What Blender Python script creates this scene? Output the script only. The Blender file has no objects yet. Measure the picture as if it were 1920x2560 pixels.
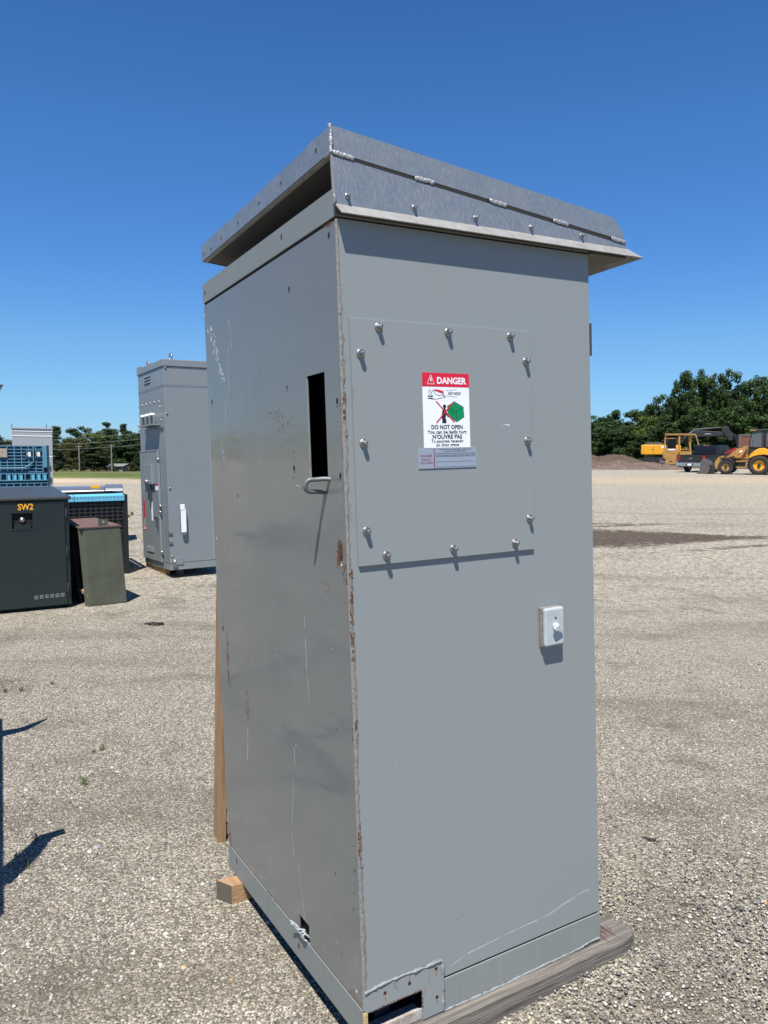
import bpy, math, random
import numpy as np
from mathutils import Vector, Matrix, Euler
random.seed(7); rng = np.random.default_rng(7)
SC = bpy.context.scene
COL = SC.collection
rad = math.radians

# ------------------------------------------------------------------ camera
F = 1938.6; CAMZ = 1.65; PITCH = math.atan(160 / F)
cd = bpy.data.cameras.new("camera"); cam = bpy.data.objects.new("camera", cd); COL.objects.link(cam)
cam.location = (0, 0, CAMZ); cam.rotation_euler = (rad(90) - PITCH, 0, 0)
cd.sensor_fit = 'VERTICAL'; cd.sensor_height = 24.0; cd.lens = 24.0 * F / 2560.0
cd.clip_start = 0.05; cd.clip_end = 3000
SC.camera = cam
# ------------------------------------------------------------------ light
SUN = Vector((-0.23, -1.45, 2.98)).normalized()          # towards the sun
el = math.asin(SUN.z); az = math.atan2(SUN.x, SUN.y)
w = bpy.data.worlds.new("World"); SC.world = w; w.use_nodes = True
nt = w.node_tree; nt.nodes.clear()
sky = nt.nodes.new('ShaderNodeTexSky'); sky.sky_type = 'NISHITA'; sky.sun_disc = False
sky.sun_elevation = el; sky.sun_rotation = az
sky.altitude = 300; sky.air_density = 1.0; sky.dust_density = 0.0; sky.ozone_density = 1.6
bg = nt.nodes.new('ShaderNodeBackground'); bg.inputs[1].default_value = 0.09
hs = nt.nodes.new('ShaderNodeHueSaturation'); hs.inputs['Saturation'].default_value = 1.0; hs.inputs['Hue'].default_value = .5
geo = nt.nodes.new('ShaderNodeTexCoord'); sx = nt.nodes.new('ShaderNodeSeparateXYZ'); nt.links.new(geo.outputs['Generated'], sx.inputs[0])
sr = nt.nodes.new('ShaderNodeValToRGB'); nt.links.new(sx.outputs[2], sr.inputs[0]); e = sr.color_ramp.elements
e[0].position = 0.0; e[0].color = (.32, .53, .92, 1); e[1].position = .5; e[1].color = (.285, .59, .955, 1)
for p_, c_ in ((.036, (.32, .555, .925)), (.06, (.35, .585, .90)), (.127, (.385, .64, .915)), (.22, (.325, .63, 1.0)), (.363, (.325, .65, 1.0))): q_ = e.new(p_); q_.color = (*c_, 1)
sm = nt.nodes.new('ShaderNodeMix'); sm.data_type = 'RGBA'; sm.blend_type = 'MULTIPLY'; sm.inputs[0].default_value = 1.0
nt.links.new(sky.outputs[0], sm.inputs[6]); nt.links.new(sr.outputs[0], sm.inputs[7])
out = nt.nodes.new('ShaderNodeOutputWorld')
nt.links.new(sm.outputs[2], hs.inputs['Color']); nt.links.new(hs.outputs[0], bg.inputs[0]); nt.links.new(bg.outputs[0], out.inputs[0])
sl = bpy.data.lights.new("sun", 'SUN'); sl.energy = 5.0; sl.angle = rad(0.53); sl.color = (1.0, 0.955, 0.89)
so = bpy.data.objects.new("sun", sl); COL.objects.link(so)
so.rotation_euler = SUN.to_track_quat('Z', 'Y').to_euler(); so.location = (-5, -10, 30)
SC.view_settings.view_transform = 'Standard'; SC.view_settings.look = 'None'
SC.view_settings.exposure = 0.6; SC.view_settings.gamma = 1.0

# ------------------------------------------------------------------ helpers
def ray(px, py):
    d = Vector(((px - 960) / F, 1, (1280 - py) / F))
    c, s = math.cos(PITCH), math.sin(PITCH)
    return Vector((d.x, d.y * c + d.z * s, -d.y * s + d.z * c))
def gpos(px, py, z=0.0):
    d = ray(px, py); t = (z - CAMZ) / d.z
    return Vector((0, 0, CAMZ)) + d * t
def dpos(px, py, depth):
    d = ray(px, py); return Vector((0, 0, CAMZ)) + d * (depth / d.y)

class MB:
    def __init__(s): s.v = []; s.f = []; s.m = []; s.sm = []
    def poly(s, pts, m=0):
        n = len(s.v); s.v += [tuple(p) for p in pts]; s.f.append(tuple(range(n, n + len(pts)))); s.m.append(m); s.sm.append(False)
    def raw(s, vs, fs, m=0, smooth=False, M=None):
        n = len(s.v)
        s.v += [tuple(M @ Vector(p)) if M else tuple(p) for p in vs]
        for f in fs: s.f.append(tuple(i + n for i in f)); s.m.append(m); s.sm.append(smooth)
    def box(s, a, b, m=0, M=None):
        x0, y0, z0 = a; x1, y1, z1 = b
        vs = [(x0,y0,z0),(x1,y0,z0),(x1,y1,z0),(x0,y1,z0),(x0,y0,z1),(x1,y0,z1),(x1,y1,z1),(x0,y1,z1)]
        s.hexa(vs, m, M)
    def hexa(s, vs, m=0, M=None):
        s.raw(vs, [(0,3,2,1),(4,5,6,7),(0,1,5,4),(1,2,6,5),(2,3,7,6),(3,0,4,7)], m, False, M)
    def ext(s, prof, y0, y1, m=0, ax='y', M=None):
        """extrude a 2D (x,z) polygon along y (or (y,z) along x with ax='x')"""
        n = len(prof)
        A = sum(prof[i][0]*prof[(i+1)%n][1]-prof[(i+1)%n][0]*prof[i][1] for i in range(n))
        if A < 0: prof = prof[::-1]
        if ax == 'y': vs = [(p[0], y0, p[1]) for p in prof] + [(p[0], y1, p[1]) for p in prof]
        elif ax == 'x': vs = [(y1, p[0], p[1]) for p in prof] + [(y0, p[0], p[1]) for p in prof]
        else: vs = [(p[0], p[1], y1) for p in prof] + [(p[0], p[1], y0) for p in prof]
        fs = [tuple(range(n)), tuple(range(2*n-1, n-1, -1))] + [(i, i+n, (i+1) % n + n, (i+1) % n) for i in range(n)]
        s.raw(vs, fs, m, False, M)
    def tube(s, pts, r, n=8, m=0, cap=True, smooth=True):
        pts = [Vector(p) for p in pts]; rs = r if isinstance(r, (list, tuple)) else [r] * len(pts)
        vs = []; prev = None
        for i, p in enumerate(pts):
            t = (pts[min(i+1, len(pts)-1)] - pts[max(i-1, 0)]).normalized()
            if prev is None:
                a = Vector((0, 0, 1)) if abs(t.z) < .9 else Vector((1, 0, 0))
                u = t.cross(a).normalized()
            else: u = (prev - t * prev.dot(t)).normalized()
            prev = u; w_ = t.cross(u)
            for k in range(n):
                q = p + (u * math.cos(2*math.pi*k/n) + w_ * math.sin(2*math.pi*k/n)) * rs[i]; vs.append(q)
        fs = []
        for i in range(len(pts)-1):
            for k in range(n):
                fs.append((i*n+k, i*n+(k+1) % n, (i+1)*n+(k+1) % n, (i+1)*n+k))
        s.raw(vs, fs, m, smooth)
        if cap:
            s.raw(vs[:n], [tuple(range(n-1, -1, -1))], m); s.raw(vs[-n:], [tuple(range(n))], m)
    def lathe(s, prof, n, M, m=0, smooth=True, cap=True):
        """prof: (r, h) pairs along local z"""
        vs = []; fs = []
        for r, h in prof:
            for k in range(n): vs.append((r*math.cos(2*math.pi*k/n), r*math.sin(2*math.pi*k/n), h))
        L = len(prof)
        for i in range(L-1):
            for k in range(n): fs.append((i*n+k, i*n+(k+1) % n, (i+1)*n+(k+1) % n, (i+1)*n+k))
        s.raw(vs, fs, m, smooth, M)
        if not cap: return
        s.raw(vs[:n], [tuple(range(n-1, -1, -1))], m, False, M); s.raw(vs[-n:], [tuple(range(n))], m, False, M)
    def build(s, name, mats, parent=None, loc=(0, 0, 0), bevel=0, kind=None, label=None):
        me = bpy.data.meshes.new(name); me.from_pydata(s.v, [], s.f)
        if not isinstance(mats, (list, tuple)): mats = [mats]
        for x in mats: me.materials.append(x)
        me.polygons.foreach_set('material_index', s.m); me.polygons.foreach_set('use_smooth', s.sm); me.update()
        o = bpy.data.objects.new(name, me); COL.objects.link(o); o.location = loc
        if parent: o.parent = parent
        if bevel:
            b = o.modifiers.new('bevel', 'BEVEL'); b.width = bevel; b.segments = 2; b.limit_method = 'ANGLE'; b.harden_normals = False
        if kind: o['kind'] = kind
        if label: o['label'] = label
        return o

def tag(o, label=None, cat=None, group=None, kind=None):
    if label: o['label'] = label
    if cat: o['category'] = cat
    if group: o['group'] = group
    if kind: o['kind'] = kind
    return o
def thing(name, label, cat, M, group=None):
    o = bpy.data.objects.new(name, None); COL.objects.link(o)
    o.empty_display_size = .2
    if isinstance(M, Matrix): o.matrix_world = M
    else: o.location = M
    return tag(o, label, cat, group)
def yawM(pos, yaw): return Matrix.Translation(pos) @ Matrix.Rotation(yaw, 4, 'Z')
def copy_tree(o, parent=None):
    c = o.copy(); COL.objects.link(c); c.parent = parent
    for ch in [x for x in bpy.data.objects if x.parent == o]: copy_tree(ch, c)
    return c

# ------------------------------------------------------------------ materials
def mat(name, col, rough=.5, metal=0., spec=.5, coat=0., noise=None, bump=None, streak=None, emis=None):
    """noise=(scale, amount, second colour); bump=(scale, strength, dist); streak=(scalexy, scalez, amount, colour)"""
    m = bpy.data.materials.new(name); m.use_nodes = True; t = m.node_tree; b = t.nodes['Principled BSDF']
    b.inputs['Base Color'].default_value = (*col, 1); b.inputs['Roughness'].default_value = rough
    b.inputs['Metallic'].default_value = metal; b.inputs['Specular IOR Level'].default_value = spec
    b.inputs['Coat Weight'].default_value = coat; b.inputs['Coat Roughness'].default_value = .12
    L = t.links.new; N = t.nodes.new
    tc = N('ShaderNodeTexCoord'); cur = None
    def mix(fac, c2, prev):
        x = N('ShaderNodeMix'); x.data_type = 'RGBA'; L(fac, x.inputs[0])
        if prev is None: x.inputs[6].default_value = (*col, 1)
        else: L(prev, x.inputs[6])
        x.inputs[7].default_value = (*c2, 1); return x.outputs[2]
    if noise:
        n = N('ShaderNodeTexNoise'); n.inputs['Scale'].default_value = noise[0]; n.inputs['Detail'].default_value = 6; n.inputs['Roughness'].default_value = .65
        L(tc.outputs['Object'], n.inputs[0]); r = N('ShaderNodeMapRange'); r.inputs[1].default_value = .38; r.inputs[2].default_value = .68; r.inputs[4].default_value = noise[1]
        L(n.outputs[0], r.inputs[0]); cur = mix(r.outputs[0], noise[2], cur)
        rr = N('ShaderNodeMapRange'); rr.inputs[3].default_value = max(.02, rough - .08); rr.inputs[4].default_value = min(1, rough + .12); L(n.outputs[0], rr.inputs[0]); L(rr.outputs[0], b.inputs['Roughness'])
    if streak:
        mp = N('ShaderNodeMapping'); mp.inputs['Scale'].default_value = (streak[0], streak[0], streak[1]); L(tc.outputs['Object'], mp.inputs[0])
        n = N('ShaderNodeTexNoise'); n.inputs['Scale'].default_value = 1; n.inputs['Detail'].default_value = 5; n.inputs['Roughness'].default_value = .7; L(mp.outputs[0], n.inputs[0])
        r = N('ShaderNodeMapRange'); r.inputs[1].default_value = .5; r.inputs[2].default_value = .75; r.inputs[4].default_value = streak[2]
        L(n.outputs[0], r.inputs[0]); cur = mix(r.outputs[0], streak[3], cur)
    if cur is not None: L(cur, b.inputs['Base Color'])
    if bump:
        n = N('ShaderNodeTexNoise'); n.inputs['Scale'].default_value = bump[0]; n.inputs['Detail'].default_value = 5; L(tc.outputs['Object'], n.inputs[0])
        bp = N('ShaderNodeBump'); bp.inputs['Strength'].default_value = bump[1]; bp.inputs['Distance'].default_value = bump[2]; L(n.outputs[0], bp.inputs['Height']); L(bp.outputs[0], b.inputs['Normal'])
    if emis: b.inputs['Emission Color'].default_value = (*emis, 1); b.inputs['Emission Strength'].default_value = 1
    return m

GREY = mat('grey_paint', (.236, .256, .252), .42, spec=.4, noise=(2.2, .35, (.235, .262, .275)), bump=(1.3, .12, .01))
GREYBAND = mat('grey_paint_band', (.215, .232, .215), .5, spec=.35, noise=(5, .5, (.2, .215, .21)), streak=(60, 2, .35, (.30, .32, .31)), bump=(3, .1, .005))
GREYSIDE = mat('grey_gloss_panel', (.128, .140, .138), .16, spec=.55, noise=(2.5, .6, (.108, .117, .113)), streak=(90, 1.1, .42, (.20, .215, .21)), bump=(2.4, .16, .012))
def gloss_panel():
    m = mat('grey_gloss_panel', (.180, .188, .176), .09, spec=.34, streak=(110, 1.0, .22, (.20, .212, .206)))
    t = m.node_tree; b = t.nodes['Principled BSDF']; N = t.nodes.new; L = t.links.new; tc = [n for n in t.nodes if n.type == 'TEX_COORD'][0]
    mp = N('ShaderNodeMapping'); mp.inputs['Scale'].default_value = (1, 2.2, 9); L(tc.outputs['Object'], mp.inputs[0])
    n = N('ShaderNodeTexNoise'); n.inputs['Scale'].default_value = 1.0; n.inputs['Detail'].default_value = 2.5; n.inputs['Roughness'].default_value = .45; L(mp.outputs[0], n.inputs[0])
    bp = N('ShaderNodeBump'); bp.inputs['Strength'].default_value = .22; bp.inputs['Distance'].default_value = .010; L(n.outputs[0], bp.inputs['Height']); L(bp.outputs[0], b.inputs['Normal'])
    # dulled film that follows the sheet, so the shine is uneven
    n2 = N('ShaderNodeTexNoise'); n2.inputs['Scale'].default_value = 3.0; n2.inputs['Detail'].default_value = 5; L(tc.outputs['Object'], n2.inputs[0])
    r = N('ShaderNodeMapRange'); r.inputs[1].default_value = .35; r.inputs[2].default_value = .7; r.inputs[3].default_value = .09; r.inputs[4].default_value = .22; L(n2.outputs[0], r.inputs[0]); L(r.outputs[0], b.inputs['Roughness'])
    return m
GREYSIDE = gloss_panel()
GREYBACK = mat('grey_paint_far', (.20, .225, .235), .35, noise=(2, .5, (.18, .2, .2)), bump=(1.2, .12, .02))
GREYLITE = mat('grey_paint_light', (.30, .325, .345), .4, noise=(2, .4, (.27, .29, .3)))
GALV = mat('galvanised_sheet', (.225, .25, .27), .38, metal=.35, spec=.5, noise=(18, .5, (.29, .31, .325)), streak=(240, 60, .6, (.52, .54, .53)), bump=(40, .12, .002))
GALVEDGE = mat('galvanised_edge', (.36, .35, .33), .5, metal=.3, noise=(30, .7, (.22, .21, .19)))
GALVSHADE = mat('sheet_underside_shade', (.085, .08, .075), .6, metal=.3, noise=(14, .6, (.10, .085, .07)))  # darker copy of the roof sheet: shade underneath put into the colour
WELD = mat('weld_bead', (.36, .36, .355), .5, metal=.45, noise=(120, .6, (.4, .4, .4)), bump=(180, .6, .004))
CAULK = mat('caulk', (.235, .225, .205), .75, noise=(55, .9, (.16, .15, .13)), bump=(90, .6, .004))
CAULKG = mat('caulk_grey', (.24, .26, .265), .6, noise=(55, .6, (.18, .19, .19)), bump=(90, .5, .004))
RUST = mat('rust', (.16, .055, .022), .9, noise=(160, .9, (.045, .018, .01)))
RUSTL = mat('rust_light', (.26, .15, .06), .9, noise=(160, .8, (.18, .085, .035)))
SCR = mat('scratch_white', (.62, .64, .63), .6)
SCRF = mat('scratch_faint', (.19, .205, .20), .18, spec=.55)
BLACKH = mat('hole_dark', (.006, .006, .007), .9)
INNER = mat('inner_dark_steel', (.035, .04, .045), .7, noise=(4, .6, (.02, .022, .025)))
STEEL = mat('stainless_bolt', (.38, .37, .35), .38, metal=1., noise=(90, .5, (.4, .38, .35)))
HOOKP = mat('painted_rod', (.13, .14, .14), .4, bump=(60, .2, .003))
SWITCHP = mat('switch_paint', (.42, .47, .475), .4, noise=(30, .6, (.30, .34, .345)), bump=(30, .15, .002))
RED = mat('sign_red', (.62, .012, .035), .4); WHITE = mat('sign_white', (.78, .80, .82), .45); INK = mat('sign_ink', (.012, .012, .016), .5)
GREEN = mat('sign_green', (.0, .23, .075), .4); DRED = mat('tag_maroon', (.20, .035, .07), .5); TAGM = mat('tag_alloy', (.36, .40, .46), .35, metal=.35)
YEL = mat('letter_yellow', (.85, .42, .02), .5)
def wood(name, c1, c2, sc=(3, 60, 60)):
    m = bpy.data.materials.new(name); m.use_nodes = True; t = m.node_tree; b = t.nodes['Principled BSDF']; L = t.links.new; N = t.nodes.new
    tc = N('ShaderNodeTexCoord'); mp = N('ShaderNodeMapping'); mp.inputs['Scale'].default_value = sc; L(tc.outputs['Object'], mp.inputs[0])
    n = N('ShaderNodeTexNoise'); n.inputs['Scale'].default_value = 1; n.inputs['Detail'].default_value = 7; n.inputs['Roughness'].default_value = .7; n.inputs['Distortion'].default_value = .6; L(mp.outputs[0], n.inputs[0])
    r = N('ShaderNodeValToRGB'); r.color_ramp.elements[0].position = .32; r.color_ramp.elements[0].color = (*c1, 1); r.color_ramp.elements[1].position = .66; r.color_ramp.elements[1].color = (*c2, 1)
    L(n.outputs[0], r.inputs[0]); L(r.outputs[0], b.inputs['Base Color']); b.inputs['Roughness'].default_value = .85
    bp = N('ShaderNodeBump'); bp.inputs['Strength'].default_value = .8; bp.inputs['Distance'].default_value = .010; L(n.outputs[0], bp.inputs['Height']); L(bp.outputs[0], b.inputs['Normal'])
    return m
WOODG = wood('weathered_wood', (.062, .055, .045), (.245, .222, .19), (3, 90, 90)); WOODB = wood("new_wood", (.20, .115, .05), (.36, .225, .115), (60, 60, 4)); WOODE = wood('wood_end_grain', (.05, .045, .033), (.19, .15, .10), (60, 40, 160))
WOODY = wood('yellow_wood', (.42, .30, .12), (.62, .48, .22)); WOODT = wood('tan_wood', (.26, .15, .075), (.48, .31, .17), (60, 4, 60))

# ------------------------------------------------------------------ ground
def ground_z(x, y):
    t = np.clip((y - 43) / 107, 0, 1.6); s = np.clip((-x) / 8, 0, 1)
    return -2.85 * t * s + ground_bump(x, y)
def ground_bump(x, y): return .092*np.exp(-((x - .95)**2/.9 + (y - 2.4)**2/1.2))
def make_ground():
    ys = np.concatenate([np.linspace(-30, 0, 8), np.linspace(1, 60, 130), np.linspace(63, 320, 60), [500, 900, 2000]])
    xs = np.concatenate([[-1500, -700, -350], np.linspace(-200, -20, 40), np.linspace(-18, 18, 60), np.linspace(20, 120, 30), [300, 700, 1500]])
    X, Y = np.meshgrid(xs, ys); Z = ground_z(X, Y)
    near = (Y < 60) & (Y > 0)
    Z = Z + near * (Y > 8) * 0.02 * np.sin(X * .9 + Y * .35) * np.sin(Y * .6)
    nx = len(xs); ny = len(ys)
    v = np.stack([X.ravel(), Y.ravel(), Z.ravel()], 1).tolist()
    f = [(j*nx+i, j*nx+i+1, (j+1)*nx+i+1, (j+1)*nx+i) for j in range(ny-1) for i in range(nx-1)]
    me = bpy.data.meshes.new('ground'); me.from_pydata(v, [], f); me.polygons.foreach_set('use_smooth', [True]*len(f))
    o = bpy.data.objects.new('ground', me); COL.objects.link(o); o['kind'] = 'structure'
    m = bpy.data.materials.new('gravel_yard'); m.use_nodes = True; t = m.node_tree; b = t.nodes['Principled BSDF']; L = t.links.new; N = t.nodes.new
    b.inputs['Roughness'].default_value = .95; b.inputs['Specular IOR Level'].default_value = .15
    tc = N('ShaderNodeTexCoord'); P = tc.outputs['Object']
    def math_(op, a, b_=None, c_=None):
        n = N('ShaderNodeMath'); n.operation = op
        for i, q in enumerate((a, b_, c_)):
            if q is None: continue
            if isinstance(q, (int, float)): n.inputs[i].default_value = q
            else: L(q, n.inputs[i])
        return n.outputs[0]
    def noise(sc, det=5, ro=.6, src=P, mp=None):
        if mp:
            q = N('ShaderNodeMapping'); q.inputs['Scale'].default_value = mp[0]; q.inputs['Rotation'].default_value = (0, 0, mp[1]); L(src, q.inputs[0]); src = q.outputs[0]
        n = N('ShaderNodeTexNoise'); n.inputs['Scale'].default_value = sc; n.inputs['Detail'].default_value = det; n.inputs['Roughness'].default_value = ro; L(src, n.inputs[0]); return n.outputs[0]
    def vor(sc, feat='F1'):
        n = N('ShaderNodeTexVoronoi'); n.inputs['Scale'].default_value = sc; n.feature = feat; L(P, n.inputs[0]); return n
    def ramp(fac, els):
        r = N('ShaderNodeValToRGB'); e = r.color_ramp.elements
        e[0].position, e[0].color = els[0][0], (*els[0][1], 1); e[1].position, e[1].color = els[-1][0], (*els[-1][1], 1)
        for p, c in els[1:-1]: x = e.new(p); x.color = (*c, 1)
        L(fac, r.inputs[0]); return r.outputs[0]
    def mr(v_, a, b_, c_=0, d=1):
        r = N('ShaderNodeMapRange'); r.interpolation_type = 'SMOOTHSTEP'
        for i, q in ((1, a), (2, b_), (3, c_), (4, d)): r.inputs[i].default_value = q
        L(v_, r.inputs[0]); return r.outputs[0]
    def mix(fac, a, c, mode='MIX'):
        x = N('ShaderNodeMix'); x.data_type = 'RGBA'; x.blend_type = mode
        for i, q in ((0, fac), (6, a), (7, c)):
            if isinstance(q, float): x.inputs[i].default_value = q
            elif isinstance(q, tuple): x.inputs[i].default_value = (*q, 1)
            else: L(q, x.inputs[i])
        return x.outputs[2]
    v1 = vor(100); v2 = vor(230); v3 = vor(34)
    stone = ramp(math_('ADD', math_('MULTIPLY', sep(N, L, v1.outputs['Color']), 1.0), 0.0),
                 [(0, (.10, .095, .088)), (.22, (.22, .21, .19)), (.5, (.42, .40, .36)), (.75, (.64, .61, .555)), (1, (.92, .89, .83))])
    stone2 = ramp(sep(N, L, v2.outputs['Color']), [(0, (.10, .095, .087)), (.5, (.34, .32, .285)), (1, (.70, .67, .60))])
    col = mix(mr(v1.outputs['Distance'], .30, .62), stone, stone2)
    gap = mr(v1.outputs['Distance'], .5, .8)
    col = mix(math_('MULTIPLY', gap, .45), col, (.11, .098, .082))
    big = mr(sep(N, L, v3.outputs['Color']), .93, .95); big = math_('MULTIPLY', big, mr(v3.outputs['Distance'], .35, .25))
    col = mix(big, col, (.55, .52, .46))
    # large-scale variation, tracks and dirt
    n1 = noise(.45, 6, .62, mp=((.7, 2.6, 1), .30)); n2 = noise(1.6, 5, .6); n3 = noise(.09, 5, .55)
    sepp = N('ShaderNodeSeparateXYZ'); L(P, sepp.inputs[0]); X_, Y_ = sepp.outputs[0], sepp.outputs[1]
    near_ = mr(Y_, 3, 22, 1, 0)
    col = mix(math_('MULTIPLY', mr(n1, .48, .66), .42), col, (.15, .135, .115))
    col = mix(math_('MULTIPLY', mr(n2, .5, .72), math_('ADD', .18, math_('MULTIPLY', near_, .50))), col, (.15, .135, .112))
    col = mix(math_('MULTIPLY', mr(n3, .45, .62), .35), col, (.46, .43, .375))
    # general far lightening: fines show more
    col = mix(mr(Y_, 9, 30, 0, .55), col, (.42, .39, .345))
    # sandy belt across the far yard
    band = math_('MULTIPLY', mr(math_('ABSOLUTE', math_('SUBTRACT', Y_, 40)), 5, 2), .7)
    col = mix(band, col, (.50, .42, .32))
    # oily dark soil patch
    wob = math_('MULTIPLY', math_('SUBTRACT', noise(1.1, 6, .65), .5), 2.4)
    ax_ = math_('SUBTRACT', X_, 4.3); dx = math_('DIVIDE', ax_, 2.7)
    hw = math_('MAXIMUM', math_('SUBTRACT', 1.35, math_('MULTIPLY', math_('MAXIMUM', ax_, 0), .42)), .25)
    dy = math_('DIVIDE', math_('SUBTRACT', math_('SUBTRACT', Y_, 14.2), math_('MULTIPLY', ax_, .12)), hw)
    rr = math_('ADD', math_('ADD', math_('MULTIPLY', dx, dx), math_('MULTIPLY', dy, dy)), math_('MULTIPLY', wob, .9))
    rr = math_('ADD', rr, math_('MULTIPLY', math_('SUBTRACT', noise(6, 6, .75), .5), 3.2))
    patch = mr(rr, 1.6, .7, 0, .90)
    def track(x0, y0, sl, xa, xb, wd):
        q = mr(math_('ABSOLUTE', math_('ADD', math_('SUBTRACT', Y_, math_('ADD', y0 - sl*x0, math_('MULTIPLY', X_, sl))), math_('MULTIPLY', wob, .18))), wd, wd*.4, 0, .8)
        return math_('MULTIPLY', math_('MULTIPLY', q, mr(X_, xa, xa+.8)), math_('MULTIPLY', mr(X_, xb, xb-.8), mr(noise(3, 4), .36, .52)))
    trk = math_('MAXIMUM', track(4.2, 16.2, .28, 3.6, 6.2, .28), track(5, 13.9, .22, 4.6, 9, .30)); trk2 = math_('MAXIMUM', track(5.2, 12.5, .55, 4.5, 9, .18), track(4, 16.9, -.1, 3.2, 6.5, .15))
    dirt = math_('MAXIMUM', patch, math_('MAXIMUM', trk, trk2))
    dcol = ramp(noise(9, 6), [(0.3, (.055, .04, .032)), (.7, (.125, .095, .078))])
    col = mix(dirt, col, dcol)
    # grass field far left, weeds
    gx = math_('ADD', Y_, math_('MULTIPLY', math_('ADD', X_, 14), .30)); gx = math_('ADD', gx, math_('MULTIPLY', wob, 1.2))
    left = mr(X_, -8, -11)
    grass = math_('MULTIPLY', mr(gx, 40.5, 43), left)
    gcol = ramp(noise(.25, 6, .7), [(.3, (.045, .075, .018)), (.5, (.085, .12, .03)), (.7, (.19, .17, .07))])
    yb = mr(math_('ABSOLUTE', math_('SUBTRACT', gx, 45)), 2.2, .8, 0, .8)
    gcol = mix(yb, gcol, (.24, .22, .045))
    gcol = mix(mr(Y_, 75, 110, 0, .6), gcol, (.15, .13, .055))
    col = mix(grass, col, gcol)
    sand = math_('MULTIPLY', mr(math_('ABSOLUTE', math_('SUBTRACT', gx, 38.5)), 2.6, 1.2, 0, .85), mr(X_, -13, -16))
    col = mix(sand, col, (.60, .50, .40))
    wd = math_('MULTIPLY', mr(noise(14, 3), .60, .66), mr(noise(.8, 3), .55, .62)); wd = math_('MULTIPLY', wd, mr(X_, -.8, -1.6)); wd = math_('MULTIPLY', wd, mr(Y_, 26, 20))
    col = mix(math_('MULTIPLY', wd, .55), col, (.075, .10, .03))
    rfar = math_('MULTIPLY', mr(Y_, 61, 66), mr(X_, -22, -6)); col = mix(rfar, col, (.10, .085, .05))
    sp1 = noise(11, 3, .8); sp2 = noise(34, 2, .8)
    spk = math_('ADD', math_('MULTIPLY', mr(sp1, .35, .65), .5), math_('MULTIPLY', mr(sp2, .35, .65), .5))
    fm = math_('MULTIPLY', mr(Y_, 4, 12), math_('SUBTRACT', 1.0, grass))
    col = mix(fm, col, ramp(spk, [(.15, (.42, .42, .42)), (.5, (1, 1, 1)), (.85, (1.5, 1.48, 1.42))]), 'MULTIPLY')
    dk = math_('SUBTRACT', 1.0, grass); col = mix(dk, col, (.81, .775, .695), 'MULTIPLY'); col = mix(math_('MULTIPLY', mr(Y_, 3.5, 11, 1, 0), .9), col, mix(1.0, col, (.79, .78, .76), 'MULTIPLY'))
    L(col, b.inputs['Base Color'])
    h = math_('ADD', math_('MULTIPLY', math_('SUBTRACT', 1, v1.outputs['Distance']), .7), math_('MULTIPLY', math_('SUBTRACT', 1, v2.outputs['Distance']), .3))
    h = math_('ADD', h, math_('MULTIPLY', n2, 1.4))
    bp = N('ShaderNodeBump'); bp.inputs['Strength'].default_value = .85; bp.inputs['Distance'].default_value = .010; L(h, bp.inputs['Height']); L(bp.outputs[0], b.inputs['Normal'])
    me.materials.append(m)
def sep(N, L, c):
    s = N('ShaderNodeSeparateColor'); L(c, s.inputs[0]); return s.outputs[0]
make_ground()

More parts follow.
